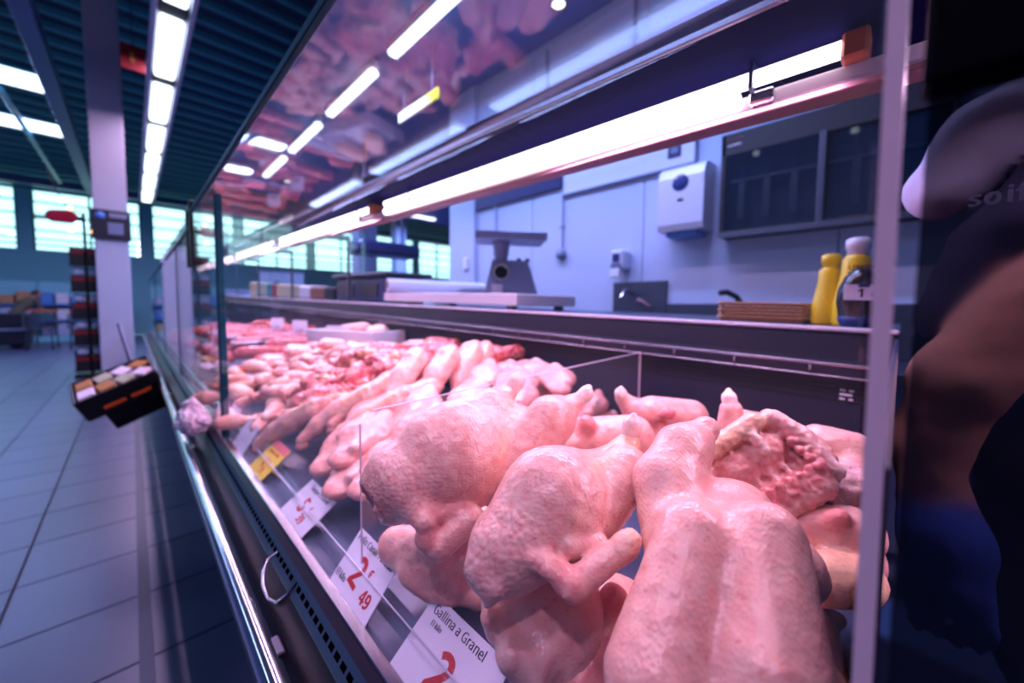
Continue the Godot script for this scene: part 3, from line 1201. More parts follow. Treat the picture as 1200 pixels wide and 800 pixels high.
func build_poultry() -> void:
	var s := Blob.new(11, 75.0)
	s.amp = 0.0012
	s.cap(v(0.236, 1.028, 0.438), v(0.305, 1.047, 0.413), 0.0475, 0.0673, 0.020, SKIN)
	s.cap(v(0.305, 1.047, 0.413), v(0.392, 1.058, 0.393), 0.0673, 0.0500, 0.020, SKIN)
	s.cap(v(0.267, 1.076, 0.426), v(0.367, 1.103, 0.414), 0.0280, 0.0280, 0.020, SKIN)
	s.cap(v(0.222, 1.016, 0.437), v(0.233, 1.030, 0.429), 0.0317, 0.0404, 0.020, GREY)
	s.cap(v(0.205, 1.040, 0.447), v(0.212, 1.030, 0.41), 0.006, 0.006, 0.008, GREY)
	s.cap(v(0.205, 1.012, 0.440), v(0.232, 1.015, 0.432), 0.026, 0.022, 0.006, RAW_PINK, 1.0, Vector3.UP, true)
	s.cap(v(0.217, 1.002, 0.446), v(0.240, 1.012, 0.434), 0.0125, 0.0138, 0.004, Color(0.84, 0.42, 0.38))
	for k in 7:
		var w0 := TAU * k / 7.0
		var w1 := TAU * (k + 0.8) / 7.0
		s.cap(v(0.219, 1.014 + 0.027 * sin(w0), 0.440 + 0.026 * cos(w0)), v(0.219, 1.014 + 0.028 * sin(w1), 0.440 + 0.028 * cos(w1)), 0.0052, 0.0062, 0.005, SKIN)
	s.cap(v(0.206, 1.004, 0.432), v(0.208, 0.998, 0.425), 0.009, 0.006, 0.006, RAW_PINK)
	s.cap(v(0.349, 1.019, 0.367), v(0.420, 1.089, 0.345), 0.0412, 0.0350, 0.003, SKIN)
	s.cap(v(0.420, 1.089, 0.345), v(0.462, 1.114, 0.328), 0.0320, 0.0115, 0.010, SKIN)
	s.cap(v(0.353, 1.085, 0.426), v(0.418, 1.116, 0.428), 0.0330, 0.0135, 0.010, SKIN)
	s.cap(v(0.380, 1.105, 0.392), v(0.325, 1.065, 0.352), 0.0085, 0.007, 0.005, FAT)
	s.cap(v(0.318, 1.058, 0.350), v(0.285, 1.02, 0.352), 0.006, 0.005, 0.008, Color(0.84, 0.42, 0.27))
	s.cap(v(0.228, 1.016, 0.402), v(0.230, 1.003, 0.371), 0.0173, 0.0128, 0.012, SKIN)
	s.cap(v(0.231, 0.985, 0.369), v(0.241, 0.973, 0.358), 0.0145, 0.0136, 0.004, RAW_PINK)
	s.cap(v(0.241, 0.975, 0.358), v(0.277, 0.999, 0.346), 0.0154, 0.0162, 0.004, SKIN)
	s.cap(v(0.237, 1.001, 0.379), v(0.271, 1.008, 0.359), 0.0113, 0.0097, 0.006, RAW_PINK)
	var A := bird("whole_chicken", s, "whole raw chicken with an open puckered neck skin, lying against the acrylic divider", 0.0030, "", "skin", v(0.24, 1.02, 0.41), 0.058)
	knob(A, v(0.462, 1.114, 0.328), Vector3(0.7, 0.5, 0.3).normalized(), 0.0115)
	knob(A, v(0.418, 1.117, 0.428), Vector3(0.5, 0.6, 0.2).normalized(), 0.0135)

	s = Blob.new(23, 75.0)
	s.amp = 0.0012
	s.cap(v(0.251, 1.020, 0.253), v(0.302, 1.047, 0.241), 0.0400, 0.0545, 0.020, SKIN)
	s.cap(v(0.302, 1.047, 0.241), v(0.382, 1.046, 0.232), 0.0545, 0.0400, 0.020, SKIN)
	s.cap(v(0.221, 1.012, 0.248), v(0.248, 1.026, 0.243), 0.0183, 0.0299, 0.020, GREY)
	s.cap(v(0.212, 1.018, 0.253), v(0.225, 1.028, 0.252), 0.0110, 0.0174, 0.012, GREY)
	s.cap(v(0.212, 1.006, 0.236), v(0.208, 0.998, 0.235), 0.0100, 0.0046, 0.010, GREY)
	s.cap(v(0.314, 1.043, 0.207), v(0.379, 1.072, 0.202), 0.0296, 0.0262, 0.003, SKIN)
	s.cap(v(0.325, 1.083, 0.212), v(0.405, 1.088, 0.216), 0.0072, 0.012, 0.005, FAT)
	s.cap(v(0.325, 1.083, 0.212), v(0.275, 1.062, 0.196), 0.0055, 0.004, 0.008, Color(0.84, 0.44, 0.28))
	s.cap(v(0.390, 1.066, 0.228), v(0.412, 1.094, 0.219), 0.0235, 0.0120, 0.008, FAT)
	s.cap(v(0.234, 1.033, 0.222), v(0.249, 1.032, 0.193), 0.0090, 0.0086, 0.004, SKIN)
	s.cap(v(0.240, 1.031, 0.195), v(0.249, 1.022, 0.178), 0.0078, 0.0121, 0.006, RAW_PINK)
	s.cap(v(0.249, 1.022, 0.178), v(0.294, 1.046, 0.157), 0.0121, 0.0108, 0.003, SKIN)
	s.cap(v(0.294, 1.046, 0.157), v(0.298, 1.052, 0.153), 0.0094, 0.0081, 0.008, FAT)
	s.cap(v(0.268, 1.039, 0.196), v(0.290, 1.036, 0.181), 0.0112, 0.0113, 0.003, SKIN)
	s.cap(v(0.243, 1.026, 0.182), v(0.236, 1.020, 0.176), 0.0055, 0.002, 0.003, RAW_PINK)
	var B := bird("whole_chicken", s, "whole raw chicken with strongly pebbled neck skin and a folded wing toward the glass", 0.0028, "", "skin", v(0.225, 1.022, 0.232), 0.050)
	knob(B, v(0.412, 1.096, 0.219), Vector3(0.15, 0.85, 0.15).normalized(), 0.0115)

	s = Blob.new(37, 60.0)
	s.amp = 0.0009
	s.blotch = 0.4
	s.cap(v(0.299, 0.968, 0.088), v(0.344, 1.030, 0.092), 0.0600, 0.0500, 0.020, SKIN)
	s.cap(v(0.344, 1.030, 0.092), v(0.394, 1.050, 0.101), 0.0500, 0.0392, 0.020, SKIN)
	s.cap(v(0.244, 0.998, 0.106), v(0.318, 1.066, 0.110), 0.0336, 0.0272, 0.010, SKIN)
	s.cap(v(0.288, 1.012, 0.050), v(0.348, 1.070, 0.066), 0.0370, 0.0280, 0.010, SKIN)
	s.cap(v(0.329, 1.046, 0.122), v(0.372, 1.074, 0.152), 0.0304, 0.0330, 0.012, SKIN)
	s.cap(v(0.372, 1.078, 0.153), v(0.403, 1.102, 0.153), 0.0331, 0.0267, 0.012, SKIN)
	s.cap(v(0.403, 1.102, 0.153), v(0.434, 1.118, 0.144), 0.0250, 0.0146, 0.012, SKIN)
	s.cap(v(0.433, 1.116, 0.145), v(0.438, 1.123, 0.140), 0.0112, 0.0103, 0.006, SKIN)
	s.cap(v(0.342, 1.059, 0.153), v(0.308, 1.038, 0.129), 0.0133, 0.0102, 0.010, FAT)
	s.cap(v(0.390, 1.030, 0.060), v(0.44, 1.000, 0.057), 0.0300, 0.0254, 0.012, SKIN)
	s.cap(v(0.262, 0.985, 0.06), v(0.25, 0.965, 0.059), 0.0246, 0.0187, 0.020, GREY)
	bird("whole_chicken", s, "large plump raw chicken breast up with a raised thigh, nearest the pink joint profile", 0.0030)

	s = Blob.new(41, 46.0)
	s.cap(v(0.274, 0.938, 0.268), v(0.301, 0.930, 0.228), 0.0362, 0.0444, 0.020, SKIN)
	s.cap(v(0.301, 0.930, 0.228), v(0.288, 0.875, 0.215), 0.0434, 0.0400, 0.020, SKIN)
	s.cap(v(0.301, 0.880, 0.228), v(0.398, 0.875, 0.225), 0.05, 0.05, 0.020, SKIN)
	s.cap(v(0.230, 0.957, 0.259), v(0.243, 0.944, 0.258), 0.0088, 0.0184, 0.010, SKIN)
	s.cap(v(0.232, 0.935, 0.232), v(0.248, 0.925, 0.226), 0.0140, 0.0261, 0.015, GREY)
	bird("whole_chicken", s, "raw chicken lying shaded underneath the pebbled chicken, close to the acrylic strip", 0.0032)
	s = Blob.new(43, 60.0)
	s.cap(v(0.337, 0.955, 0.190), v(0.279, 0.905, 0.190), 0.0148, 0.0188, 0.010, RAW_PINK)
	s.cap(v(0.330, 0.931, 0.180), v(0.270, 0.880, 0.180), 0.0157, 0.0173, 0.012, SKIN)
	s.cap(v(0.270, 0.87, 0.185), v(0.330, 0.85, 0.180), 0.0250, 0.0253, 0.012, SKIN)
	bird("chicken_wing", s, "reddish chicken wing wedged upright between the pebbled chicken and the plump one", 0.0030)
	s = Blob.new(47, 46.0)
	s.cap(v(0.268, 0.894, 0.510), v(0.304, 0.889, 0.443), 0.0278, 0.0496, 0.020, SKIN)
	s.cap(v(0.304, 0.889, 0.443), v(0.364, 0.901, 0.399), 0.0496, 0.0511, 0.020, SKIN)
	s.cap(v(0.265, 0.884, 0.459), v(0.307, 0.870, 0.369), 0.0193, 0.0141, 0.014, SKIN)
	s.cap(v(0.262, 0.880, 0.433), v(0.283, 0.870, 0.393), 0.0082, 0.0101, 0.008, RAW_PINK)
	bird("whole_chicken", s, "raw chicken lying shaded underneath the chicken with the open neck skin", 0.0034)

	# a plain carcass, reused below and behind
	var plain := Blob.new(53, 46.0)
	for sd in [-1.0, 1.0]:
		plain.cap(Vector3(-0.07, 0.075, 0.026 * sd), Vector3(0.05, 0.07, 0.022 * sd), 0.044, 0.036, 0.016, SKIN)
		plain.cap(Vector3(0.01, 0.05, 0.045 * sd), Vector3(0.085, 0.055, 0.05 * sd), 0.034, 0.026, 0.010, SKIN)
		plain.cap(Vector3(0.085, 0.052, 0.05 * sd), Vector3(0.145, 0.085, 0.035 * sd), 0.025, 0.012, 0.010, SKIN)
		plain.cap(Vector3(0.145, 0.085, 0.035 * sd), Vector3(0.152, 0.09, 0.034 * sd), 0.011, 0.012, 0.004, BONE)
		plain.cap(Vector3(-0.07, 0.05, 0.055 * sd), Vector3(-0.02, 0.035, 0.072 * sd), 0.017, 0.014, 0.010, SKIN)
		plain.cap(Vector3(-0.02, 0.033, 0.074 * sd), Vector3(-0.075, 0.03, 0.078 * sd), 0.014, 0.010, 0.006, RAW_PINK)
	plain.cap(Vector3(-0.07, 0.045, 0), Vector3(0.08, 0.045, 0), 0.045, 0.040, 0.02, SKIN)
	plain.cap(Vector3(-0.09, 0.06, 0), Vector3(-0.135, 0.04, 0), 0.028, 0.016, 0.02, GREY)
	plain.cap(Vector3(0.1, 0.05, 0), Vector3(0.125, 0.062, 0), 0.02, 0.01, 0.012, FAT)
	var P := bird("whole_chicken", plain, "raw chicken half buried under the plump chicken at the near end", 0.0040)
	P.transform = Transform3D(Basis(Vector3.UP, 0.2), v(0.38, 0.822, 0.10))
	for e in [[0.62, 0.822, 0.24, 0.1, "raw chicken in the bottom layer behind the pebbled chicken"], [0.88, 0.822, 0.12, 0.4, "raw chicken in the bottom layer under the cut half carcass"], [0.52, 0.822, 0.44, 3.3, "raw chicken in the bottom layer behind the chicken with the open neck"], [0.90, 0.822, 0.36, 0.2, "raw chicken in the bottom layer by the dark rear wall near the divider"], [0.64, 0.822, 0.09, 2.9, "raw chicken in the bottom layer behind the plump chicken"]]:
		copy(P, Transform3D(Basis(Vector3.UP, e[3]), v(e[0], e[1], e[2])), e[4])

	s = Blob.new(61, 60.0)
	s.cap(v(0.56, 1.013, 0.396), v(0.634, 1.018, 0.331), 0.0400, 0.0390, 0.015, SKIN)
	s.cap(v(0.50, 1.02, 0.388), v(0.56, 1.02, 0.38), 0.0200, 0.03, 0.012, SKIN)
	s.cap(v(0.545, 1.050, 0.369), v(0.53, 1.034, 0.385), 0.0165, 0.0131, 0.008, RAW_PINK)
	s.cap(v(0.56, 0.97, 0.396), v(0.634, 0.97, 0.331), 0.0400, 0.0390, 0.015, SKIN)
	bird("whole_chicken", s, "smooth pink chicken back showing between the two chickens with leg ends", 0.0036)
	s = Blob.new(67, 60.0)
	s.cap(v(0.775, 1.046, 0.428), v(0.798, 1.013, 0.403), 0.0167, 0.0332, 0.008, SKIN)
	s.cap(v(0.789, 1.016, 0.398), v(0.804, 1.007, 0.382), 0.0300, 0.0254, 0.008, RAW_PINK)
	s.cap(v(0.812, 1.020, 0.376), v(0.872, 1.013, 0.316), 0.0363, 0.0356, 0.012, SKIN)
	s.cap(v(0.786, 1.030, 0.334), v(0.776, 1.035, 0.322), 0.0135, 0.0117, 0.004, RAW_PINK)
	s.cap(v(0.778, 1.036, 0.322), v(0.772, 1.039, 0.316), 0.006, 0.005, 0.002, RAW)
	s.cap(v(0.765, 1.005, 0.352), v(0.79, 1.00, 0.345), 0.012, 0.012, 0.006, RAW, 1.0, Vector3.UP, true)
	s.cap(v(0.812, 0.97, 0.376), v(0.872, 0.97, 0.316), 0.0363, 0.0356, 0.012, SKIN)
	var J := bird("whole_chicken", s, "chicken right of the divider with a raised leg bone and red cut end", 0.0036)
	knob(J, v(0.770, 1.048, 0.432), Vector3(-0.5, 0.7, 0.3).normalized(), 0.0135)
	s = Blob.new(71, 60.0)
	s.cap(v(0.726, 1.040, 0.195), v(0.726, 1.077, 0.197), 0.0243, 0.0180, 0.010, SKIN)
	s.cap(v(0.807, 1.033, 0.199), v(0.845, 1.028, 0.161), 0.0293, 0.0261, 0.012, SKIN)
	s.cap(v(0.726, 1.010, 0.195), v(0.80, 1.01, 0.18), 0.0280, 0.030, 0.014, SKIN)
	var Mm := bird("chicken_quarter", s, "chicken leg standing up, pale bone end on top, behind the plump chicken's raised thigh", 0.0034, "", "skin", Vector3.ZERO, 0.0, "chicken leg")
	knob(Mm, v(0.724, 1.080, 0.198), Vector3(0.2, 0.9, -0.2).normalized(), 0.0125)
	s = Blob.new(73, 60.0)
	s.cap(v(0.781, 1.034, 0.083), v(0.794, 1.028, 0.042), 0.0312, 0.0318, 0.012, Color(0.76, 0.42, 0.34))
	s.cap(v(0.737, 1.030, 0.098), v(0.744, 1.016, 0.062), 0.0141, 0.0133, 0.008, FAT)
	s.cap(v(0.767, 1.012, 0.040), v(0.748, 1.000, 0.029), 0.0241, 0.0210, 0.010, SKIN)
	s.cap(v(0.785, 0.985, 0.083), v(0.80, 0.985, 0.042), 0.0330, 0.0330, 0.012, SKIN)
	s.cap(v(0.735, 1.012, 0.075), v(0.765, 1.015, 0.068), 0.009, 0.010, 0.004, RAW, 1.0, Vector3.UP, true)
	bird("whole_chicken", s, "tan chicken with a dark opening, right of the halved carcass", 0.0034)
	s = Blob.new(79, 70.0)
	s.amp = 0.0040
	s.cap(v(0.640, 1.018, 0.088), v(0.655, 1.014, 0.040), 0.0350, 0.0370, 0.014, Color(0.72, 0.44, 0.41))
	s.cap(v(0.603, 1.018, 0.061), v(0.601, 1.010, 0.048), 0.0202, 0.0143, 0.006, Color(0.70, 0.36, 0.34))
	s.cap(v(0.598, 1.022, 0.070), v(0.588, 1.004, 0.056), 0.008, 0.005, 0.004, RAW_PINK)
	s.cap(v(0.590, 1.012, 0.052), v(0.606, 1.016, 0.060), 0.007, 0.008, 0.004, RAW_PINK, 1.0, Vector3.UP, true)
	s.cap(v(0.687, 1.013, 0.035), v(0.659, 0.99, 0.032), 0.0235, 0.0187, 0.010, SKIN)
	s.cap(v(0.64, 0.98, 0.083), v(0.66, 0.98, 0.044), 0.0343, 0.0360, 0.014, SKIN)
	bird("whole_chicken", s, "wrinkled chicken rear with a puckered vent, below the tan chicken", 0.0030)
	s = Blob.new(83, 60.0)
	s.cap(v(0.554, 0.988, 0.078), v(0.579, 0.995, 0.026), 0.0300, 0.0293, 0.014, SKIN)
	s.cap(v(0.552, 1.013, 0.043), v(0.554, 1.020, 0.036), 0.0113, 0.0096, 0.006, RAW_PINK)
	s.cap(v(0.500, 0.970, 0.047), v(0.531, 0.967, 0.020), 0.0264, 0.0260, 0.012, FAT)
	s.cap(v(0.58, 0.955, 0.07), v(0.60, 0.955, 0.03), 0.035, 0.035, 0.014, SKIN)
	bird("whole_chicken", s, "chicken with yellow fat and a red knob, beside the plump one", 0.0032)

	# the half carcass, cut side up
	s = Blob.new(89, 90.0)
	s.amp = 0.0022
	var cx := v(0.55, 1.045, 0.115)
	var face := Vector3(-0.55, 0.62, 0.25).normalized()
	var along := Vector3(0.55, 0.25, 0.35)
	along = (along - face * along.dot(face)).normalized()
	var side := face.cross(along).normalized()
	var at := func(u: float, w: float, h: float) -> Vector3:
		return cx + along * u + side * w + face * h
	s.cap(at.call(-0.05, 0, -0.015), at.call(0.05, 0, -0.015), 0.048, 0.052, 0.01, SKIN, 1.6, face)
	s.cap(at.call(-0.035, 0.005, 0.018), at.call(0.04, 0.0, 0.020), 0.024, 0.026, 0.006, RAW_PINK, 1.0, Vector3.UP, true)
	s.cap(at.call(-0.02, 0.016, -0.006), at.call(0.035, 0.018, -0.002), 0.020, 0.018, 0.012, Color(0.82, 0.30, 0.28))
	for k in 9:
		var u := -0.06 + 0.0145 * k
		s.cap(at.call(u, -0.036, 0.006), at.call(u + 0.004, -0.024, 0.010), 0.0062, 0.0058, 0.002, RAW if k % 2 == 0 else Color(0.66, 0.07, 0.10))
	for k in 6:
		var w := -0.03 + 0.012 * k
		s.cap(at.call(0.062, w, 0.008), at.call(0.056, w + 0.004, 0.013), 0.0062, 0.0058, 0.002, RAW if k % 2 == 1 else Color(0.78, 0.18, 0.20))
	for k in 5:
		s.cap(at.call(-0.03 + 0.02 * k, -0.02, 0.002), at.call(-0.026 + 0.02 * k, 0.03, -0.002), 0.0036, 0.003, 0.004, Color(0.85, 0.55, 0.50))
	s.cap(at.call(-0.055, 0.045, 0.014), at.call(0.035, 0.05, 0.020), 0.012, 0.013, 0.006, FAT)
	s.cap(at.call(0.02, 0.045, 0.022), at.call(0.018, 0.015, 0.020), 0.009, 0.007, 0.005, Color(0.90, 0.70, 0.60))
	s.cap(at.call(0.06, 0.045, 0.014), at.call(0.078, 0.01, 0.008), 0.013, 0.010, 0.008, SKIN)
	s.cap(at.call(0.07, 0.04, 0.010), at.call(0.075, -0.04, 0.004), 0.008, 0.006, 0.008, BONE)
	s.cap(at.call(-0.06, -0.02, 0.006), at.call(-0.07, 0.0, 0.004), 0.010, 0.010, 0.004, Color(0.40, 0.20, 0.24))
	s.cap(at.call(-0.02, -0.045, -0.004), at.call(0.05, -0.043, -0.004), 0.010, 0.014, 0.008, SKIN)
	bird("half_carcass", s, "halved chicken carcass with red ribs and spine showing, cut side up behind the plump chicken", 0.0022, "", "flesh")


# ---------------------------------------------------------------- cut pieces and the trays further along
func build_far_meat() -> void:
	# breast fillets just past the divider
	var s := Blob.new(101, 50.0)
	s.blotch_color = Color(0.78, 0.33, 0.32)
	s.amp = 0.002
	s.cap(Vector3(-0.09, 0.026, 0), Vector3(0.0, 0.034, 0.006), 0.026, 0.045, 0.02, FILLET, 1.5)
	s.cap(Vector3(0.0, 0.034, 0.006), Vector3(0.09, 0.03, -0.01), 0.045, 0.034, 0.02, FILLET, 1.4)
	s.cap(Vector3(-0.08, 0.05, 0.02), Vector3(0.06, 0.055, 0.014), 0.012, 0.016, 0.012, Color(0.86, 0.52, 0.47))
	var fil := bird("chicken_breast", s, "smooth pink chicken breast fillet nearest the glass, just past the divider", 0.0034, "", "flesh", Vector3.ZERO, 0.0, "chicken fillet")
	var fils := [[0.305, 0.868, 0.70, 0.55, 0.15], [0.315, 0.885, 0.83, 0.65, 0.15], [0.285, 0.845, 0.78, 0.7, 0.1], [0.30, 0.850, 0.90, 0.6, 0.2], [0.39, 0.905, 0.72, 0.6, 0.2], [0.37, 0.90, 0.93, 0.6, 0.2], [0.42, 0.93, 0.73, 0.55, 0.15], [0.50, 0.95, 0.66, 0.5, 0.1], [0.46, 0.955, 0.84, 0.7, 0.2], [0.58, 0.97, 0.78, 0.6, 0.2], [0.66, 0.99, 0.68, 0.7, 0.15], [0.78, 1.0, 0.76, 0.9, 0.1], [0.74, 1.0, 0.88, 0.8, 0.2], [0.92, 1.0, 0.72, 0.9, 0.1], [0.98, 1.0, 0.84, 1.0, 0.1], [0.88, 1.01, 0.92, 0.8, 0.0]]
	for k in fils.size():
		var f: Array = fils[k]
		var t := Transform3D(Basis(Vector3.UP, f[3]) * Basis(Vector3.BACK, f[4]) * Basis.from_scale(Vector3(1.1, 0.95, 1.3)), v(f[0], f[1] - (0.035 if f[1] > 0.92 else 0.0), f[2]))
		if k == 0:
			fil.transform = t
		else:
			copy(fil, t, "smooth pink chicken breast fillet heaped past the divider", "heaped breast fillets")
	# supporting layer of fillets, larger and flatter
	var under := 0
	for x in [0.42, 0.62, 0.82, 1.0]:
		for z in [0.68, 0.82, 0.94]:
			for y in ([0.822] if x < 0.5 else [0.822, 0.885]):
				under += 1
				copy(fil, Transform3D(Basis(Vector3.UP, 0.4 + 0.37 * under), v(x, y, z)), "smooth pink chicken breast fillet heaped past the divider", "heaped breast fillets")

	# whole legs
	s = Blob.new(103, 55.0)
	s.cap(Vector3(-0.115, 0.022, 0), Vector3(-0.06, 0.03, 0), 0.014, 0.022, 0.012, SKIN)
	s.cap(Vector3(-0.06, 0.03, 0), Vector3(0.0, 0.034, 0.01), 0.026, 0.033, 0.014, SKIN)
	s.cap(Vector3(0.0, 0.034, 0.01), Vector3(0.07, 0.036, 0.03), 0.036, 0.042, 0.02, SKIN, 1.3)
	s.cap(Vector3(0.08, 0.04, 0.02), Vector3(0.10, 0.042, 0.04), 0.028, 0.022, 0.010, RAW_PINK)
	s.cap(Vector3(0.02, 0.055, 0.03), Vector3(0.08, 0.06, 0.05), 0.012, 0.010, 0.008, FAT)
	var leg := bird("chicken_quarter", s, "whole chicken leg at the front, dark joint end pointing at the yellow price card", 0.0036, "", "skin", Vector3.ZERO, 0.0, "chicken leg")
	var end := Blob.new(104, 120.0)
	end.amp = 0.0012
	end.cap(Vector3(-0.118, 0.022, 0) - Vector3(-0.115, 0.008, 0), Vector3(-0.126, 0.024, 0.004) - Vector3(-0.115, 0.008, 0), 0.014, 0.012, 0.003, Color(0.55, 0.24, 0.22))
	put("leg_end", end.mesh(0.0026), M.flesh, leg, false)
	var legs := [[v(0.245, 0.850, 1.265), v(0.40, 0.94, 1.165)], [v(0.31, 0.885, 1.10), v(0.46, 0.965, 1.08)], [v(0.37, 0.925, 1.05), v(0.55, 1.005, 1.09)], [v(0.33, 0.885, 0.98), v(0.46, 0.95, 0.97)], [v(0.49, 0.955, 0.98), v(0.60, 1.055, 1.08)], [v(0.58, 0.960, 0.94), v(0.69, 1.060, 1.03)], [v(0.70, 0.970, 0.95), v(0.79, 1.055, 1.04)], [v(0.43, 0.945, 0.98), v(0.62, 0.985, 1.00)], [v(0.78, 0.975, 0.97), v(0.87, 1.050, 1.07)]]
	var leg_names := ["", "whole chicken leg second from the glass, above the yellow price card", "whole chicken leg third from the glass in the row", "whole chicken leg resting on the fillets behind the divider", "chicken leg leaning upright against the raw red heap, leftmost of four", "chicken leg leaning upright against the raw red heap, second of four", "chicken leg leaning upright against the raw red heap, third of four", "whole chicken leg lying at the foot of the upright legs", "chicken leg leaning upright against the raw red heap, fourth of four"]
	for k in legs.size():
		var f: Array = legs[k]
		var ax: Vector3 = (f[1] - f[0]).normalized()
		var az := ax.cross(Vector3.UP).normalized()
		var t := Transform3D(Basis(ax, az.cross(ax), az), f[0] - az.cross(ax) * 0.02)
		if k == 0:
			leg.transform = t
		else:
			copy(leg, t, leg_names[k])

	# raw cut pieces: back with red flesh, wing, thigh, drumstick
	var kinds := []
	s = Blob.new(107, 45.0)
	s.amp = 0.0045
	s.blotch = 0.7
	s.blotch_color = RAW
	s.cap(Vector3(-0.05, 0.03, 0), Vector3(0.05, 0.03, 0.01), 0.03, 0.036, 0.02, RAW_PINK, 1.2)
	s.cap(Vector3(-0.04, 0.045, 0.02), Vector3(0.05, 0.05, -0.01), 0.014, 0.012, 0.006, Color(0.70, 0.14, 0.16))
	s.cap(Vector3(-0.05, 0.03, -0.03), Vector3(0.04, 0.03, -0.036), 0.014, 0.016, 0.008, FAT)
	for k in 5:
		s.cap(Vector3(-0.04 + 0.02 * k, 0.05, -0.02), Vector3(-0.035 + 0.02 * k, 0.06, 0.015), 0.008, 0.007, 0.004, RAW if k % 2 == 0 else RAW_PINK)
	kinds.append(bird("carcass_piece", s, "raw red chicken back with torn flesh at the top of the red heap", 0.0042, "", "flesh", Vector3.ZERO, 0.0, "chicken piece"))
	s = Blob.new(109, 60.0)
	s.cap(Vector3(-0.05, 0.02, -0.01), Vector3(0.01, 0.024, 0.015), 0.018, 0.02, 0.01, SKIN)
	s.cap(Vector3(0.01, 0.024, 0.015), Vector3(-0.03, 0.026, 0.05), 0.017, 0.013, 0.008, SKIN)
	s.cap(Vector3(-0.03, 0.026, 0.05), Vector3(0.01, 0.03, 0.065), 0.011, 0.006, 0.006, RAW_PINK)
	s.cap(Vector3(-0.055, 0.02, -0.012), Vector3(-0.06, 0.02, -0.014), 0.014, 0.012, 0.006, RAW_PINK)
	kinds.append(bird("chicken_wing", s, "pale folded chicken wing on the left edge of the heap of pieces", 0.0044, "", "skin", Vector3.ZERO, 0.0, "chicken piece"))
	s = Blob.new(113, 60.0)
	s.cap(Vector3(-0.03, 0.026, 0), Vector3(0.035, 0.03, 0.01), 0.032, 0.036, 0.014, Color(0.84, 0.53, 0.43), 1.2)
	s.cap(Vector3(-0.04, 0.036, 0.02), Vector3(0.03, 0.045, 0.02), 0.016, 0.014, 0.01, Color(0.86, 0.55, 0.42))
	s.cap(Vector3(0.04, 0.03, -0.015), Vector3(0.06, 0.03, -0.02), 0.018, 0.014, 0.008, RAW_PINK)
	kinds.append(bird("chicken_thigh", s, "rounded chicken thigh with skin on the right side of the heap of pieces", 0.0044, "", "skin", Vector3.ZERO, 0.0, "chicken piece"))
	s = Blob.new(127, 60.0)
	s.cap(Vector3(-0.05, 0.02, 0), Vector3(0.0, 0.024, 0), 0.012, 0.024, 0.01, Color(0.84, 0.54, 0.45))
	s.cap(Vector3(0.0, 0.024, 0), Vector3(0.03, 0.024, 0), 0.026, 0.022, 0.01, SKIN)
	s.cap(Vector3(-0.055, 0.02, 0), Vector3(-0.06, 0.02, 0), 0.012, 0.012, 0.004, BONE)
	kinds.append(bird("drumstick", s, "small chicken drumstick near the front of the heap of pieces", 0.0044, "", "skin", Vector3.ZERO, 0.0, "chicken piece"))
	kinds[0].transform = Transform3D(Basis(Vector3.UP, 0.6), v(0.86, 1.04, 1.30))
	kinds[1].transform = Transform3D(Basis(Vector3.UP, 1.4), v(0.36, 0.93, 1.46))
	kinds[2].transform = Transform3D(Basis(Vector3.UP, 0.2), v(0.88, 1.02, 1.56))
	kinds[3].transform = Transform3D(Basis(Vector3.UP, 0.9), v(0.29, 0.875, 1.40))
	var rng := RandomNumberGenerator.new()
	rng.seed = 31
	var heap := func(x: float, z: float) -> float:
		return 0.84 + 0.16 * smoothstep(0.22, 0.75, x) * (1.0 - 0.35 * smoothstep(2.1, 2.5, z))
	# red raw backs: a band behind the legs
	for k in 24:
		var x := rng.randf_range(0.45, 1.08)
		var z := 1.20 + rng.randf_range(0.0, 0.34)
		copy(kinds[0], Transform3D(Basis(Vector3.UP, rng.randf() * TAU) * Basis(Vector3.RIGHT, rng.randf_range(-0.4, 0.4)), v(x, 0.85 + 0.155 * smoothstep(0.3, 0.7, x) + rng.randf_range(-0.01, 0.035), z)), "raw red chicken back in the heap behind the upright legs", "raw red chicken backs")
	for k in 10:
		copy(kinds[0], Transform3D(Basis(Vector3.UP, rng.randf() * TAU), v(0.40 + 0.05 * (k % 3) + 0.012 * k, 0.90 + 0.008 * k, 1.22 + 0.05 * (k % 4))), "raw red chicken back in the heap behind the upright legs", "raw red chicken backs")
	copy(kinds[0], Transform3D(Basis(Vector3.UP, 0.3).scaled(Vector3(1.15, 1.0, 1.0)), v(1.05, 1.02, 1.12)), "raw red chicken back set apart by the rear wall, right of the upright legs")
	var names := ["", "folded chicken wing in the big heap of cut pieces", "chicken thigh in the big heap of cut pieces", "chicken drumstick in the big heap of cut pieces"]
	var groups := ["", "chicken wings in the big heap", "chicken thighs in the big heap", "chicken drumsticks in the big heap"]
	for layer in 3:
		for i in 10:
			for j in 10:
				var x := 0.27 + 0.095 * i + rng.randf_range(-0.03, 0.03)
				var z := 1.40 + 0.105 * j + rng.randf_range(-0.03, 0.03)
				if x > 1.1 or x < 0.245 or (x > 0.92 and z > 1.95) or (x < 0.42 and z < 1.36):
					continue
				var top: float = heap.call(x, z)
				var y := top - 0.045 * layer + rng.randf_range(-0.012, 0.018)
				if y < 0.825 or layer == 2 and (i + j) % 2 == 0:
					continue
				var q := 1 + rng.randi() % 3
				copy(kinds[q], Transform3D(Basis(Vector3.UP, rng.randf() * TAU) * Basis(Vector3.RIGHT, rng.randf_range(-0.5, 0.5)), v(x, y, z)), names[q], groups[q])

	# white tray with two chickens and a card by the rear wall
	var tr := thing("foam_tray", "white tray of small chickens propped by the rear wall beyond the heap", "tray", v(0.95, 0.95, 2.2))
	var st := begin()
	var b := Basis(Vector3.UP, 0.35)
	var tt := Transform3D(b, v(0.99, 1.045, 2.32))
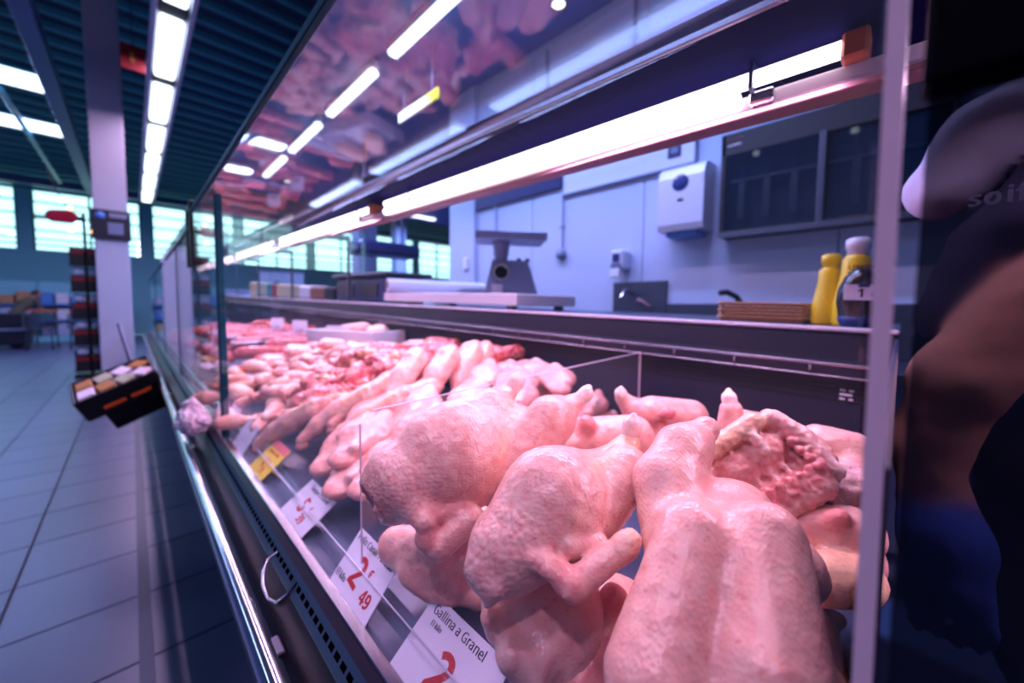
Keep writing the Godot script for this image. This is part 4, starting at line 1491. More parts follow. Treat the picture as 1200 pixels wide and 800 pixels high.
	obox(st, tt, Vector3(0.17, 0.006, 0.26), 0.003)
	for e in [[-0.17, 0.0, 0.006, 0.26], [0.17, 0.0, 0.006, 0.26], [0.0, -0.26, 0.17, 0.006], [0.0, 0.26, 0.17, 0.006]]:
		obox(st, tt * Transform3D(Basis(), Vector3(e[0], 0.025, e[1])), Vector3(e[2], 0.034, e[3]), 0.003)
	obj("tray", st, M.white, tr)
	st = begin()
	bx(st, 0.90, 1.08, 0.822, 1.038, 2.22, 2.42, 0.01)
	var ri := obj("tray_riser", st, M.inner)
	tag(ri, "dark riser block under the white tray of small chickens", "riser")
	copy(kinds[2], Transform3D(Basis(Vector3.UP, 0.4).scaled(Vector3(1.7, 1.3, 1.5)), v(0.955, 1.055, 2.44)), "small chicken in the white tray, left one behind its card")
	copy(kinds[2], Transform3D(Basis(Vector3.UP, 1.2).scaled(Vector3(1.7, 1.2, 1.5)), v(1.03, 1.055, 2.20)), "small chicken in the white tray, right one")
	# red meats beyond
	s = Blob.new(131, 40.0)
	s.amp = 0.005
	s.blotch_color = Color(0.75, 0.45, 0.40)
	s.blotch = 0.5
	s.cap(Vector3(-0.12, 0.035, 0), Vector3(0.12, 0.035, 0.02), 0.042, 0.045, 0.02, BEEF, 1.2)
	s.cap(Vector3(-0.1, 0.05, 0.02), Vector3(0.1, 0.055, 0.03), 0.02, 0.016, 0.02, Color(0.62, 0.10, 0.12))
	var beef := bird("beef_cut", s, "long dark red cut of meat, nearest of those beyond the chicken pieces", 0.007, "", "flesh", Vector3.ZERO, 0.0, "meat cut")
	beef.transform = Transform3D(Basis(Vector3.UP, 0.1), v(0.55, 0.86, 2.75))
	for k in 46:
		var x := 0.36 + 0.14 * (k % 6) + rng.randf_range(-0.03, 0.03)
		var z := 2.85 + 0.42 * (k / 6) + rng.randf_range(-0.08, 0.08)
		copy(beef, Transform3D(Basis(Vector3.UP, rng.randf_range(-0.4, 0.4) + (PI / 2 if k % 3 == 0 else 0.0)).scaled(Vector3(1, 1.1, 1)), v(x, 0.85 + 0.03 * (k % 3) + 0.09 * (x - 0.36), z)), "dark red cut of meat in the far sections of the display case", "red meat cuts in the far sections")
	# foam packs with film in the far section
	for k in 10:
		var x := 0.55 + 0.13 * (k % 4)
		var z := 3.1 + 0.30 * (k / 2)
		var pk := thing("meat_pack", "film wrapped white tray of pink meat in the far part of the display case", "meat pack", v(x, 0.99, z), "wrapped meat packs in the far part")
		st = begin()
		bx(st, x - 0.09, x + 0.09, 0.985, 1.005, z - 0.07, z + 0.07, 0.006)
		obj("tray", st, M.white, pk)
		st = begin()
		bx(st, x - 0.075, x + 0.075, 1.0, 1.025, z - 0.055, z + 0.055, 0.012)
		obj("meat", st, M.pink_card if k % 2 == 0 else M.red_plain, pk)
	# crumpled bag on the ledge
	var bag := Blob.new(137, 17.0)
	bag.amp = 0.010
	bag.noise.fractal_type = FastNoiseLite.FRACTAL_RIDGED
	bag.noise.fractal_octaves = 2
	bag.cap(v(0.150, 0.836, 1.81), v(0.152, 0.842, 1.69), 0.036, 0.038, 0.02, Color(0.88, 0.80, 0.85))
	bag.cap(v(0.145, 0.838, 1.75), v(0.150, 0.890, 1.75), 0.042, 0.024, 0.02, Color(0.88, 0.80, 0.85))
	bag.blotch = 0.1
	var bo := bird("plastic_bag", bag, "crumpled pale pink plastic bag sitting on the counter ledge outside the glass", 0.0034, "", "bag", Vector3.ZERO, 0.0, "bag")
	bo.position.x -= 0.012


# ---------------------------------------------------------------- price cards
func card(called: String, label: String, left: Vector3, right: Vector3, up_dir: Vector3, high: float, m: Material) -> MeshInstance3D:
	var x := (right - left).normalized()
	var up := (up_dir - x * up_dir.dot(x)).normalized()
	var n := x.cross(up)
	var o := thing(called, label, "price card", (left + right) / 2)
	o.basis = Basis(x, up, n)
	var w := left.distance_to(right)
	var st := begin()
	obox(st, Transform3D(Basis(), Vector3(0, high / 2, -0.0006)), Vector3(w / 2, high / 2, 0.0006), 0.0)
	st.generate_normals()
	var face := put("card", st.commit(), m, o, false)
	st = begin()
	obox(st, Transform3D(Basis(), Vector3(0, 0.004, -0.002)), Vector3(0.012, 0.006, 0.0012), 0.0004)
	st.generate_normals()
	put("card_clip", st.commit(), M.acrylic, o, false)
	return face


func build_tags() -> void:
	var up := Vector3(0.045, 0.072, 0)
	var c := card("price_card", "white price card reading 5 euro 39 in red, under the near edge of the divider", v(0.210, 0.812, 0.915), v(0.210, 0.812, 0.772), Vector3(0.06, 0.042, 0), 0.080, M.card)
	words("Tanque a Granel", 0.0130, M.black_ink, c, Vector3(0.004, 0.069, 0.0003))
	words("5", 0.044, M.red_ink, c, Vector3(-0.012, 0.036, 0.0003), true, "price_digits", -0.25)
	words("€", 0.017, M.red_ink, c, Vector3(0.022, 0.040, 0.0003), true, "price_digits", -0.1)
	words("39", 0.024, M.red_ink, c, Vector3(0.018, 0.017, 0.0003), true, "price_digits", -0.1)
	c = card("price_card", "yellow price card with a pink header strip and orange digits", v(0.210, 0.812, 1.225), v(0.210, 0.812, 1.095), Vector3(0.06, 0.05, 0.04), 0.090, M.yellow_card)
	var st := begin()
	obox(st, Transform3D(Basis(), Vector3(0, 0.081, 0.0004)), Vector3(0.0615, 0.010, 0.0003), 0.0)
	st.generate_normals()
	put("header_strip", st.commit(), M.pink_card, c, false)
	words("4", 0.044, M.orange_ink, c, Vector3(-0.008, 0.034, 0.0003), true, "price_digits", -0.2)
	words("€", 0.016, M.orange_ink, c, Vector3(0.018, 0.040, 0.0003), true, "price_digits")
	words("79", 0.022, M.orange_ink, c, Vector3(0.016, 0.016, 0.0003), true, "price_digits")
	words("Muslo de Pollo", 0.011, M.orange_ink, c, Vector3(0, 0.062, 0.0003))
	c = card("price_card", "white price card reading Pollo Canal Partido, 2 euro 49 in red", v(0.210, 0.812, 0.622), v(0.210, 0.812, 0.493), Vector3(0.045, 0.055, -0.01), 0.082, M.card)
	words("Pollo Canal Partido", 0.0135, M.black_ink, c, Vector3(0.0, 0.072, 0.0003))
	words("El kilo", 0.0125, M.black_ink, c, Vector3(-0.045, 0.016, 0.0003))
	words("2", 0.058, M.red_ink, c, Vector3(-0.008, 0.036, 0.0003), true, "price_digits", -0.12)
	words("€", 0.020, M.red_ink, c, Vector3(0.020, 0.046, 0.0003), true, "price_digits")
	words("49", 0.026, M.red_ink, c, Vector3(0.036, 0.020, 0.0003), true, "price_digits")
	c = card("price_card", "white price card reading Gallina a Granel, nearest the bottom of the frame", v(0.210, 0.812, 0.420), v(0.210, 0.812, 0.275), Vector3(0.05, 0.04, -0.04), 0.085, M.card)
	words("Gallina a Granel", 0.0140, M.black_ink, c, Vector3(-0.010, 0.073, 0.0003))
	words("El kilo", 0.0080, M.black_ink, c, Vector3(-0.042, 0.060, 0.0003))
	words("2", 0.060, M.red_ink, c, Vector3(0.0, 0.030, 0.0003), true, "price_digits", -0.1)
	c = card("price_card", "blank looking white price card left of the yellow one, under a chicken leg end", v(0.210, 0.812, 1.46), v(0.210, 0.812, 1.32), up, 0.085, M.card)
	words("Pollo", 0.014, M.black_ink, c, Vector3(0.0, 0.07, 0.0003))
	c = card("price_card", "white price card with a red scribble, second left of the yellow one", v(0.210, 0.812, 1.72), v(0.210, 0.812, 1.58), up, 0.085, M.card)
	words("3,95", 0.034, M.red_ink, c, Vector3(0.0, 0.03, 0.0003), true, "price_digits")
	var far := ["white price card standing in the white tray of small chickens", "white price card upright among the red meats, nearer of two", "white price card upright among the red meats, farther of two"]
	var spots := [[0.80, 1.02, 2.36, 0.11], [0.95, 1.0, 3.6, 0.12], [0.95, 1.0, 4.3, 0.12]]
	for k in 3:
		var p: Array = spots[k]
		c = card("price_card", far[k], v(p[0], p[1], p[2]), v(p[0] + 0.09, p[1], p[2] - 0.09), Vector3(0.1, 1, 0), p[3], M.card)
		words("2,95", 0.03, M.red_ink, c, Vector3(0.0, 0.035, 0.0003), true, "price_digits")


# ---------------------------------------------------------------- things on the worktop
func build_worktop() -> void:
	var before := get_child_count()
	var st := begin()
	bx(st, 1.26, 1.72, 1.225, 1.283, 1.25, 2.56, 0.004)
	var bd := obj("cutting_board", st, M.board)
	tag(bd, "thick white plastic cutting board lying along the steel worktop", "cutting board")
	st = begin()
	for e in [[1.30, 1.32], [1.30, 2.3], [1.66, 1.32], [1.66, 2.3]]:
		bx(st, e[0] - 0.02, e[0] + 0.02, 1.204, 1.226, e[1] - 0.02, e[1] + 0.02, 0.003)
	obj("foot", st, M.copper, bd)
	var ro := thing("paper_roll", "long roll of white wrapping paper lying behind the cutting board's far end", "paper roll", v(1.30, 1.285, 2.45))
	st = begin()
	tube(st, [v(1.24, 1.332, 2.47), v(1.95, 1.332, 2.30)], 0.046, 24)
	var rp := obj("paper", st, M.paper, ro)
	st = begin()
	tube(st, [v(1.2385, 1.332, 2.4704), v(1.245, 1.332, 2.4688)], 0.026, 16)
	var rc := obj("core", st, M.cardboard, rp)
	st = begin()
	tube(st, [v(1.2375, 1.332, 2.4706), v(1.240, 1.332, 2.470)], 0.018, 16)
	obj("core_hole", st, M.slot, ro)
	# grinder
	var gr := thing("meat_grinder", "grey metal meat grinder with a flat loading tray, standing at the cutting board", "meat grinder", v(1.58, 1.285, 1.62))
	st = begin()
	var base := v(1.58, 1.285, 1.62)
	var tb := Transform3D(Basis(Vector3.UP, -0.72), base)
	var lo := [Vector3(-0.15, 0, -0.10), Vector3(0.15, 0, -0.10), Vector3(0.15, 0, 0.10), Vector3(-0.15, 0, 0.10)]
	var hi := [Vector3(-0.11, 0.19, -0.085), Vector3(0.09, 0.19, -0.085), Vector3(0.09, 0.19, 0.085), Vector3(-0.11, 0.19, 0.085)]
	for k in 4:
		var q := (k + 1) % 4
		quad(st, tb * lo[k], tb * lo[q], tb * hi[q], tb * hi[k], tb.basis * (lo[k] + lo[q]) * Vector3(1, 0, 1))
	quad(st, tb * hi[0], tb * hi[1], tb * hi[2], tb * hi[3], Vector3.UP)
	quad(st, tb * lo[0], tb * lo[1], tb * lo[2], tb * lo[3], Vector3.DOWN)
	var hs := obj("housing", st, M.grinder, gr)
	st = begin()
	tube(st, [tb * Vector3(-0.06, 0.12, 0.08), tb * Vector3(-0.06, 0.12, 0.13)], 0.046, 20)
	var gh := obj("grinding_head", st, M.steel, gr)
	st = begin()
	tube(st, [tb * Vector3(-0.06, 0.12, 0.128), tb * Vector3(-0.06, 0.12, 0.134)], 0.034, 20)
	obj("mouth", st, M.slot, gh)
	st = begin()
	tube(st, [tb * Vector3(-0.06, 0.17, 0.05), tb * Vector3(-0.06, 0.29, 0.05)], 0.034, 16, 0.05)
	obj("feed_neck", st, M.grinder, gr)
	st = begin()
	obox(st, tb * Transform3D(Basis(), Vector3(-0.01, 0.30, 0.03)), Vector3(0.19, 0.006, 0.13), 0.003)
	for e in [[0.19, 0.0, 0.006, 0.13], [-0.19, 0.0, 0.006, 0.13], [0.0, 0.13, 0.19, 0.006], [0.0, -0.13, 0.19, 0.006]]:
		obox(st, tb * Transform3D(Basis(), Vector3(-0.01 + e[0], 0.318, 0.03 + e[1])), Vector3(e[2], 0.02, e[3]), 0.003)
	obj("loading_tray", st, M.grinder, gr)
	for k in 2:
		st = begin()
		tube(st, [tb * Vector3(0.04 + 0.05 * k, 0.185, 0.05), tb * Vector3(0.04 + 0.05 * k, 0.205, 0.05)], 0.012, 10)
		obj("button", st, M.black, hs)
	st = begin()
	for k in 3:
		obox(st, tb * Transform3D(Basis(), Vector3(-0.08, 0.015 + 0.016 * k, 0.104)), Vector3(0.03, 0.005, 0.003), 0.0)
	obj("rating_marks", st, M.white, hs)
	# blue machine and small things far along
	var sc := thing("label_scale", "blue boxy weighing machine on the worktop far behind the tube lamp", "scale", v(1.45, 1.205, 3.0))
	st = begin()
	bx(st, 1.26, 1.60, 1.205, 1.40, 2.55, 3.45, 0.02)
	obj("body", st, M.blue, sc)
	st = begin()
	bx(st, 1.24, 1.62, 1.40, 1.43, 2.5, 3.5, 0.01)
	obj("platter", st, M.navy, sc)
	for k in 2:
		st = begin()
		bx(st, 1.252, 1.262, 1.25, 1.35, 2.65 + 0.42 * k, 2.98 + 0.42 * k, 0.003)
		obj("side_panel", st, M.navy, sc)
	var packs := [M.brown, M.cardboard, M.white, M.cream, M.red_plain, M.teal_goods, M.cream]
	var pack_names := ["dark brown box", "tan bread bag", "white carton", "cream carton", "red carton", "teal carton", "tan parcel"]
	for k in 7:
		st = begin()
		var z := 3.75 + 0.5 * k
		obox(st, Transform3D(Basis(Vector3.UP, 0.3 * k), v(1.4 + 0.05 * (k % 3), 1.205 + 0.06 + 0.008 * k, z)), Vector3(0.1, 0.06 + 0.008 * k, 0.14), 0.02)
		var p := obj("carton", st, packs[k])
		tag(p, "%s on the far part of the worktop, blurred behind the tube lamp" % pack_names[k], "carton")
	# bottles
	for e in [[1.345, 0.092, 1.0, "tall yellow bottle with a white cap and red print, behind the brown bottle", true], [1.40, 0.150, 0.86, "shorter yellow bottle with a yellow cap, left of the tall one", false]]:
		var bo := thing("sauce_bottle", e[3], "bottle", v(e[0], 1.205, e[1]))
		var t := Transform3D(Basis().scaled(Vector3.ONE * e[2]), bo.position)
		st = begin()
		lathe(st, t, [Vector2(0, 0), Vector2(0.038, 0.0), Vector2(0.042, 0.01), Vector2(0.042, 0.06), Vector2(0.036, 0.10), Vector2(0.030, 0.14), Vector2(0.030, 0.175), Vector2(0.022, 0.186), Vector2(0.0, 0.186)], 24)
		obj("bottle", st, M.yellow, bo)
		st = begin()
		lathe(st, t, [Vector2(0, 0.18), Vector2(0.022, 0.182), Vector2(0.022, 0.20), Vector2(0.026, 0.202), Vector2(0.026, 0.225), Vector2(0.018, 0.23), Vector2(0.0, 0.23)], 20)
		obj("cap", st, M.white if e[4] else M.yellow, bo)
		if e[4]:
			var lt := words("LIMON", 0.016, M.label_red, bo, Vector3(-0.03, 0.152, 0.012), true)
			lt.rotation.y = -1.25
			var l2 := words("1.000 ml", 0.013, M.label_red, bo, Vector3(-0.031, 0.136, 0.010), true)
			l2.rotation.y = -1.25
	var bb := thing("sauce_bottle", "round dark brown bottle with a small price tag, right end of the worktop", "bottle", v(1.255, 1.208, 0.075))
	st = begin()
	lathe(st, Transform3D(Basis(), bb.position), [Vector2(0, 0), Vector2(0.030, 0.0), Vector2(0.036, 0.012), Vector2(0.044, 0.06), Vector2(0.043, 0.09), Vector2(0.032, 0.12), Vector2(0.016, 0.14), Vector2(0.0, 0.142)], 28)
	obj("bottle", st, M.brown, bb)
	st = begin()
	lathe(st, Transform3D(Basis(), bb.position), [Vector2(0.0305, 0.0), Vector2(0.0375, 0.013), Vector2(0.040, 0.024), Vector2(0.036, 0.026)], 28)
	obj("base_label", st, M.blue, bb)
	var tg := thing("price_tag", "small white tag reading 1 50 clipped in front of the dark brown bottle", "price tag", v(1.195, 1.26, 0.066))
	tg.rotation.y = -PI / 2 + 0.25
	st = begin()
	obox(st, Transform3D(Basis(), Vector3(0, 0.03, 0)), Vector3(0.034, 0.0175, 0.001), 0.0)
	st.generate_normals()
	put("card", st.commit(), M.card, tg, false)
	words("1", 0.028, M.black_ink, tg, Vector3(-0.004, 0.028, 0.0012), true, "price_digits")
	words("50", 0.014, M.black_ink, tg, Vector3(0.020, 0.024, 0.0012), false, "price_digits")
	st = begin()
	obox(st, Transform3D(Basis(), Vector3(0.0, 0.046, 0.0006)), Vector3(0.010, 0.004, 0.003), 0.001)
	st.generate_normals()
	put("clip", st.commit(), M.blue, tg, false)
	st = begin()
	obox(st, Transform3D(Basis(), Vector3(0.0, -0.019, -0.003)), Vector3(0.004, 0.034, 0.002), 0.001)
	st.generate_normals()
	put("stem", st.commit(), M.acrylic, tg, false)
	# woven basket
	var bk := thing("wicker_basket", "low brown woven basket on the worktop left of the yellow bottles", "basket", v(1.45, 1.205, 0.22))
	st = begin()
	bx(st, 1.38, 1.62, 1.205, 1.213, 0.20, 0.42, 0.002)
	obj("base", st, M.wicker, bk)
	for r in 5:
		var pts := []
		for k in 97:
			var u := float(k) / 96.0 * 4.0
			var sidei := mini(int(u), 3)
			var f := u - sidei
			var p := Vector2.ZERO
			match sidei:
				0: p = Vector2(1.38, lerpf(0.20, 0.42, f))
				1: p = Vector2(lerpf(1.38, 1.62, f), 0.42)
				2: p = Vector2(1.62, lerpf(0.42, 0.20, f))
				3: p = Vector2(lerpf(1.62, 1.38, f), 0.20)
			var wob := 0.006 * (1.0 if (k + r) % 2 == 0 else -1.0)
			pts.append(v(p.x + (wob if sidei % 2 == 0 else 0.0), 1.217 + 0.011 * r, p.y + (wob if sidei % 2 == 1 else 0.0)))
		st = begin()
		tube(st, pts, 0.0052, 6)
		obj("woven_strand", st, M.wicker, bk)
	for k in range(before, get_child_count()):
		rise(get_child(k) as Node3D)
	# black gooseneck tap and the wash bench along the wall
	var wb := thing("wash_bench", "grey steel wash bench with a raised back edge along the staff wall", "bench", v(2.45, 0, 0.6))
	st = begin()
	bx(st, 2.15, 2.74, 0.95, 1.0, -1.0, 3.2, 0.004)
	obj("top", st, M.worktop, wb)
	st = begin()
	bx(st, 2.71, 2.745, 1.0, 1.285, -1.0, 1.18, 0.004)
	obj("back_edge", st, M.dull_steel, wb)
	for e in [[2.2, -0.9], [2.2, 3.1], [2.68, -0.9], [2.68, 3.1], [2.2, 1.1], [2.68, 1.1]]:
		st = begin()
		bx(st, e[0] - 0.02, e[0] + 0.02, 0, 0.95, e[1] - 0.02, e[1] + 0.02, 0.002)
		obj("leg", st, M.dull_steel, wb)
	st = begin()
	tube(st, [v(2.45, 1.0, 0.62), v(2.45, 1.25, 0.62), v(2.43, 1.32, 0.66), v(2.40, 1.345, 0.70), v(2.37, 1.34, 0.73)], 0.016, 12)
	var tp := obj("tap", st, M.black)
	tag(tp, "black curved tap rising behind the worktop, left of the woven basket", "tap")


# ---------------------------------------------------------------- things on the staff wall
func build_wall_things() -> void:
	var pd := thing("towel_dispenser", "white paper towel dispenser with a round dark window on the staff wall", "towel dispenser", v(2.66, 1.74, 1.04))
	var st := begin()
	prism(st, PackedVector2Array([Vector2(2.745, 1.76), Vector2(2.56, 1.76), Vector2(2.545, 1.80), Vector2(2.545, 2.10), Vector2(2.57, 2.16), Vector2(2.62, 2.185), Vector2(2.745, 2.19)]), 0.90, 1.19)
	var cv := obj("cover", st, M.dispenser, pd)
	st = begin()
	bx(st, 2.58, 2.74, 1.725, 1.762, 0.94, 1.15, 0.01)
	obj("outlet", st, M.pale_blue, pd)
	st = begin()
	lathe(st, Transform3D(Basis(Vector3.BACK, PI / 2), v(2.546, 2.06, 1.045)), [Vector2(0.0, 0.004), Vector2(0.048, 0.004), Vector2(0.056, 0.0)], 24)
	obj("round_window", st, M.window_blue, cv)
	st = begin()
	bx(st, 2.540, 2.547, 1.945, 1.96, 1.025, 1.06, 0.002)
	obj("lock", st, M.black, cv)
	var so := thing("soap_dispenser", "small white soap dispenser with a dark blue sensor, below the towel dispenser", "soap dispenser", v(2.70, 1.48, 1.54))
	st = begin()
	bx(st, 2.62, 2.745, 1.54, 1.69, 1.48, 1.60, 0.015)
	var sd := obj("body", st, M.dispenser, so)
	st = begin()
	bx(st, 2.60, 2.64, 1.48, 1.545, 1.50, 1.58, 0.006)
	obj("nozzle_block", st, M.white, so)
	st = begin()
	bx(st, 2.612, 2.622, 1.60, 1.66, 1.51, 1.57, 0.004)
	obj("sensor", st, M.blue, sd)
	st = begin()
	bx(st, 2.606, 2.622, 1.548, 1.592, 1.50, 1.58, 0.004)
	obj("grey_window", st, M.grinder, sd)
	var sk := thing("splash_back", "dark square steel splash panel with a small chrome spout, under the soap dispenser", "splashback", v(2.72, 1.2, 1.40))
	st = begin()
	bx(st, 2.725, 2.745, 1.0, 1.45, 1.19, 1.62, 0.003)
	obj("panel", st, M.dull_steel, sk)
	st = begin()
	tube(st, [v(2.73, 1.36, 1.46), v(2.66, 1.385, 1.46), v(2.62, 1.375, 1.47), v(2.60, 1.33, 1.475)], 0.014, 12)
	obj("spout", st, M.bright_steel, sk)
	st = begin()
	tube(st, [v(2.725, 1.31, 1.40), v(2.70, 1.30, 1.36), v(2.71, 1.26, 1.30)], 0.02, 10, 0.008)
	obj("drain_arm", st, M.copper, sk)
	# wall cabinet with sliding glass
	var cb := thing("wall_cabinet", "dark framed wall cabinet with two sliding glass panes at the right of the staff wall", "cabinet", v(2.65, 1.68, 0.35))
	st = begin()
	bx(st, 2.72, 2.745, 1.69, 2.30, -0.14, 0.82)
	obj("back_plate", st, M.dull_steel, cb)
	st = begin()
	bx(st, 2.59, 2.745, 2.17, 2.30, -0.14, 0.82, 0.003)
	bx(st, 2.59, 2.745, 1.69, 1.725, -0.14, 0.82, 0.003)
	bx(st, 2.59, 2.745, 1.69, 2.30, 0.795, 0.82, 0.003)
	bx(st, 2.59, 2.745, 1.69, 2.30, -0.14, -0.115, 0.003)
	obj("frame", st, M.navy, cb)
	st = begin()
	bx(st, 2.575, 2.60, 1.70, 2.18, 0.315, 0.345, 0.003)
	obj("centre_stile", st, M.dull_steel, cb)
	st = begin()
	bx(st, 2.57, 2.60, 1.685, 1.715, -0.14, 0.82, 0.003)
	obj("sill_rail", st, M.steel, cb)
	var door := mat(Color(0.10, 0.17, 0.26, 0.35), 0.02)
	door.transparency = BaseMaterial3D.TRANSPARENCY_ALPHA
	for e in [[0.345, 0.795, 2.592], [-0.115, 0.33, 2.604]]:
		st = begin()
		bx(st, e[2] - 0.003, e[2], 1.725, 2.17, e[0], e[1])
		obj("glass_door", st, door, cb)
	words("ELCAN", 0.022, M.label_red, cb, v(2.588, 2.262, 0.74) - cb.position, true).rotation.y = -PI / 2
	words("cuchillos", 0.018, M.white, cb, v(2.588, 2.228, 0.75) - cb.position, true).rotation.y = -PI / 2
	st = begin()
	bx(st, 2.64, 2.72, 2.02, 2.035, -0.11, 0.79, 0.002)
	obj("knife_rail", st, M.steel, cb)
	for k in 6:
		var kz := 0.72 - 0.13 * k
		var kn := thing("knife", "butcher knife hanging on the rail inside the wall cabinet", "knife", v(2.66, 1.8, kz), "knives in the wall cabinet")
		st = begin()
		bx(st, 2.645, 2.665, 2.035, 2.135, kz - 0.012, kz + 0.012, 0.004)
		obj("handle", st, M.black if k % 3 else M.blue, kn)
		st = begin()
		prism(st, PackedVector2Array([Vector2(2.652, 2.02), Vector2(2.656, 2.02), Vector2(2.656, 1.80), Vector2(2.652, 1.80)]), kz - 0.018, kz + 0.016)
		obj("blade", st, M.steel, kn)
	st = begin()
	bx(st, 2.66, 2.70, 1.73, 1.745, 0.02, 0.26, 0.003)
	var rb := obj("red_tray", st, M.red_plain)
	tag(rb, "thin red tray on the floor of the wall cabinet, right half", "tray")
	# posters
	var ps := thing("wall_poster", "white poster panel with a pink meat print, above the towel dispenser", "poster", v(2.73, 2.23, 1.58))
	st = begin()
	bx(st, 2.722, 2.745, 2.235, 2.95, 1.03, 2.13, 0.002)
	obj("panel", st, M.white, ps)
	st = begin()
	bx(st, 2.714, 2.746, 2.222, 2.238, 1.02, 2.14, 0.002)
	bx(st, 2.714, 2.746, 2.222, 2.95, 1.015, 1.03, 0.002)
	obj("frame", st, M.seam, ps)
	st = begin()
	prism(st, PackedVector2Array([Vector2(2.716, 2.30), Vector2(2.722, 2.30), Vector2(2.722, 2.39), Vector2(2.716, 2.39)]), 1.12, 1.21)
	obj("printed_badge", st, M.purple, ps)
	st = begin()
	bx(st, 2.714, 2.716, 2.325, 2.365, 1.14, 1.19)
	obj("badge_mark", st, M.seam, ps)
	var im := Image.create(128, 96, false, Image.FORMAT_RGB8)
	var ns := FastNoiseLite.new()
	ns.seed = 8
	ns.frequency = 0.04
	for y in 96:
		for x in 128:
			var u := (x - 64) / 64.0
			var w := (y - 40) / 48.0
			var d := u * u + w * w + 0.35 * ns.get_noise_2d(x, y)
			var base := Color(0.84, 0.83, 0.88)
			var flesh := Color(0.80, 0.48, 0.50).lerp(Color(0.86, 0.70, 0.72), 0.5 + 0.9 * ns.get_noise_2d(x * 2 + 40, y * 2))
			im.set_pixel(x, y, base.lerp(flesh, clampf((0.75 - d) * 4.0, 0.0, 1.0)))
	var pm := mat(Color.WHITE, 0.4)
	pm.albedo_texture = ImageTexture.create_from_image(im)
	var pq := SurfaceTool.new()
	pq.begin(Mesh.PRIMITIVE_TRIANGLES)
	var corners := [v(2.7205, 2.88, 1.90), v(2.7205, 2.88, 1.38), v(2.7205, 2.32, 1.38), v(2.7205, 2.32, 1.90)]
	var uvs := [Vector2(0, 0), Vector2(1, 0), Vector2(1, 1), Vector2(0, 1)]
	for k in [0, 1, 2, 0, 2, 3]:
		pq.set_uv(uvs[k])
		pq.set_normal(Vector3(-1, 0, 0))
		pq.add_vertex(corners[k])
	put("meat_print", pq.commit(), pm, ps)
	st = begin()
	bx(st, 2.715, 2.745, 2.30, 3.05, 2.16, 3.34, 0.003)
	var dk := obj("dark_panel", st, M.purple)
	tag(dk, "dark purple board on the staff wall left of the white poster", "board")
	# conduits
	for e in [[2.15, 1.75, 2.24, "ending in a round box below the white poster"], [3.03, 1.60, 2.30, "below the dark board, behind the grinder tray"]]:
		var cd := thing("wall_conduit", "pale conduit on the staff wall %s" % e[3], "conduit", v(2.74, e[1], e[0]))
		st = begin()
		tube(st, [v(2.732, e[1], e[0]), v(2.732, e[2], e[0])], 0.013, 10)
		obj("pipe", st, M.conduit, cd)
		st = begin()
		lathe(st, Transform3D(Basis(Vector3.BACK, PI / 2), v(2.73, e[1] - 0.03, e[0])), [Vector2(0.0, 0.035), Vector2(0.045, 0.03), Vector2(0.05, -0.012)], 16)
		obj("junction_box", st, M.seam, cd)
		st = begin()
		bx(st, 2.718, 2.745, e[1] + 0.2, e[1] + 0.215, e[0] - 0.025, e[0] + 0.025, 0.002)
		obj("pipe_clip", st, M.seam, cd)
	for e in [[2.35, 2.75, 3.55, "left of the two above the beam"], [1.50, 3.0, 3.55, "right of the two above the beam"]]:
		var cd := thing("wall_conduit", "thin conduit high on the staff wall, %s" % e[3], "conduit", v(2.74, e[1], e[0]))
		st = begin()
		tube(st, [v(2.732, e[1], e[0]), v(2.732, e[2], e[0])], 0.012, 8)
		obj("pipe", st, M.seam, cd)
		st = begin()
		bx(st, 2.716, 2.745, e[1] + 0.25, e[1] + 0.27, e[0] - 0.025, e[0] + 0.025, 0.002)
		obj("pipe_clip", st, M.dull_steel, cd)
	var sb := thing("socket_box", "small dark junction box with a black cable, above the wall cabinet", "junction box", v(2.7, 2.3, 0.25))
	st = begin()
	bx(st, 2.68, 2.745, 2.33, 2.45, 0.22, 0.30, 0.008)
	obj("box", st, M.window_blue, sb)
	st = begin()
	tube(st, [v(2.69, 2.40, 0.22), v(2.68, 2.38, 0.15), v(2.68, 2.33, 0.05), v(2.70, 2.28, -0.05)], 0.010, 8)
	obj("cable", st, M.black, sb)
	st = begin()
	bx(st, 2.68, 2.702, 1.66, 1.80, 3.44, 3.52, 0.006)
	var sw := obj("wall_switch", st, M.white)
	tag(sw, "small white switch box on the corner post behind the grinder", "switch")
	# thin yellow sign hung under the soffit
	st = begin()
	bx(st, 2.0, 2.02, 3.10, 3.2, 3.0, 3.7, 0.003)
	var ys := thing("hanging_sign", "small yellow sign hung under the soffit, seen through the canopy glass", "sign", v(2.01, 3.1, 3.35))
	obj("board", st, M.yellow, ys)
	st = begin()
	for z in [3.1, 3.6]:
		tube(st, [v(2.01, 3.19, z), v(2.01, 3.63, z)], 0.004, 6)
	obj("wires", st, M.dull_steel, ys)


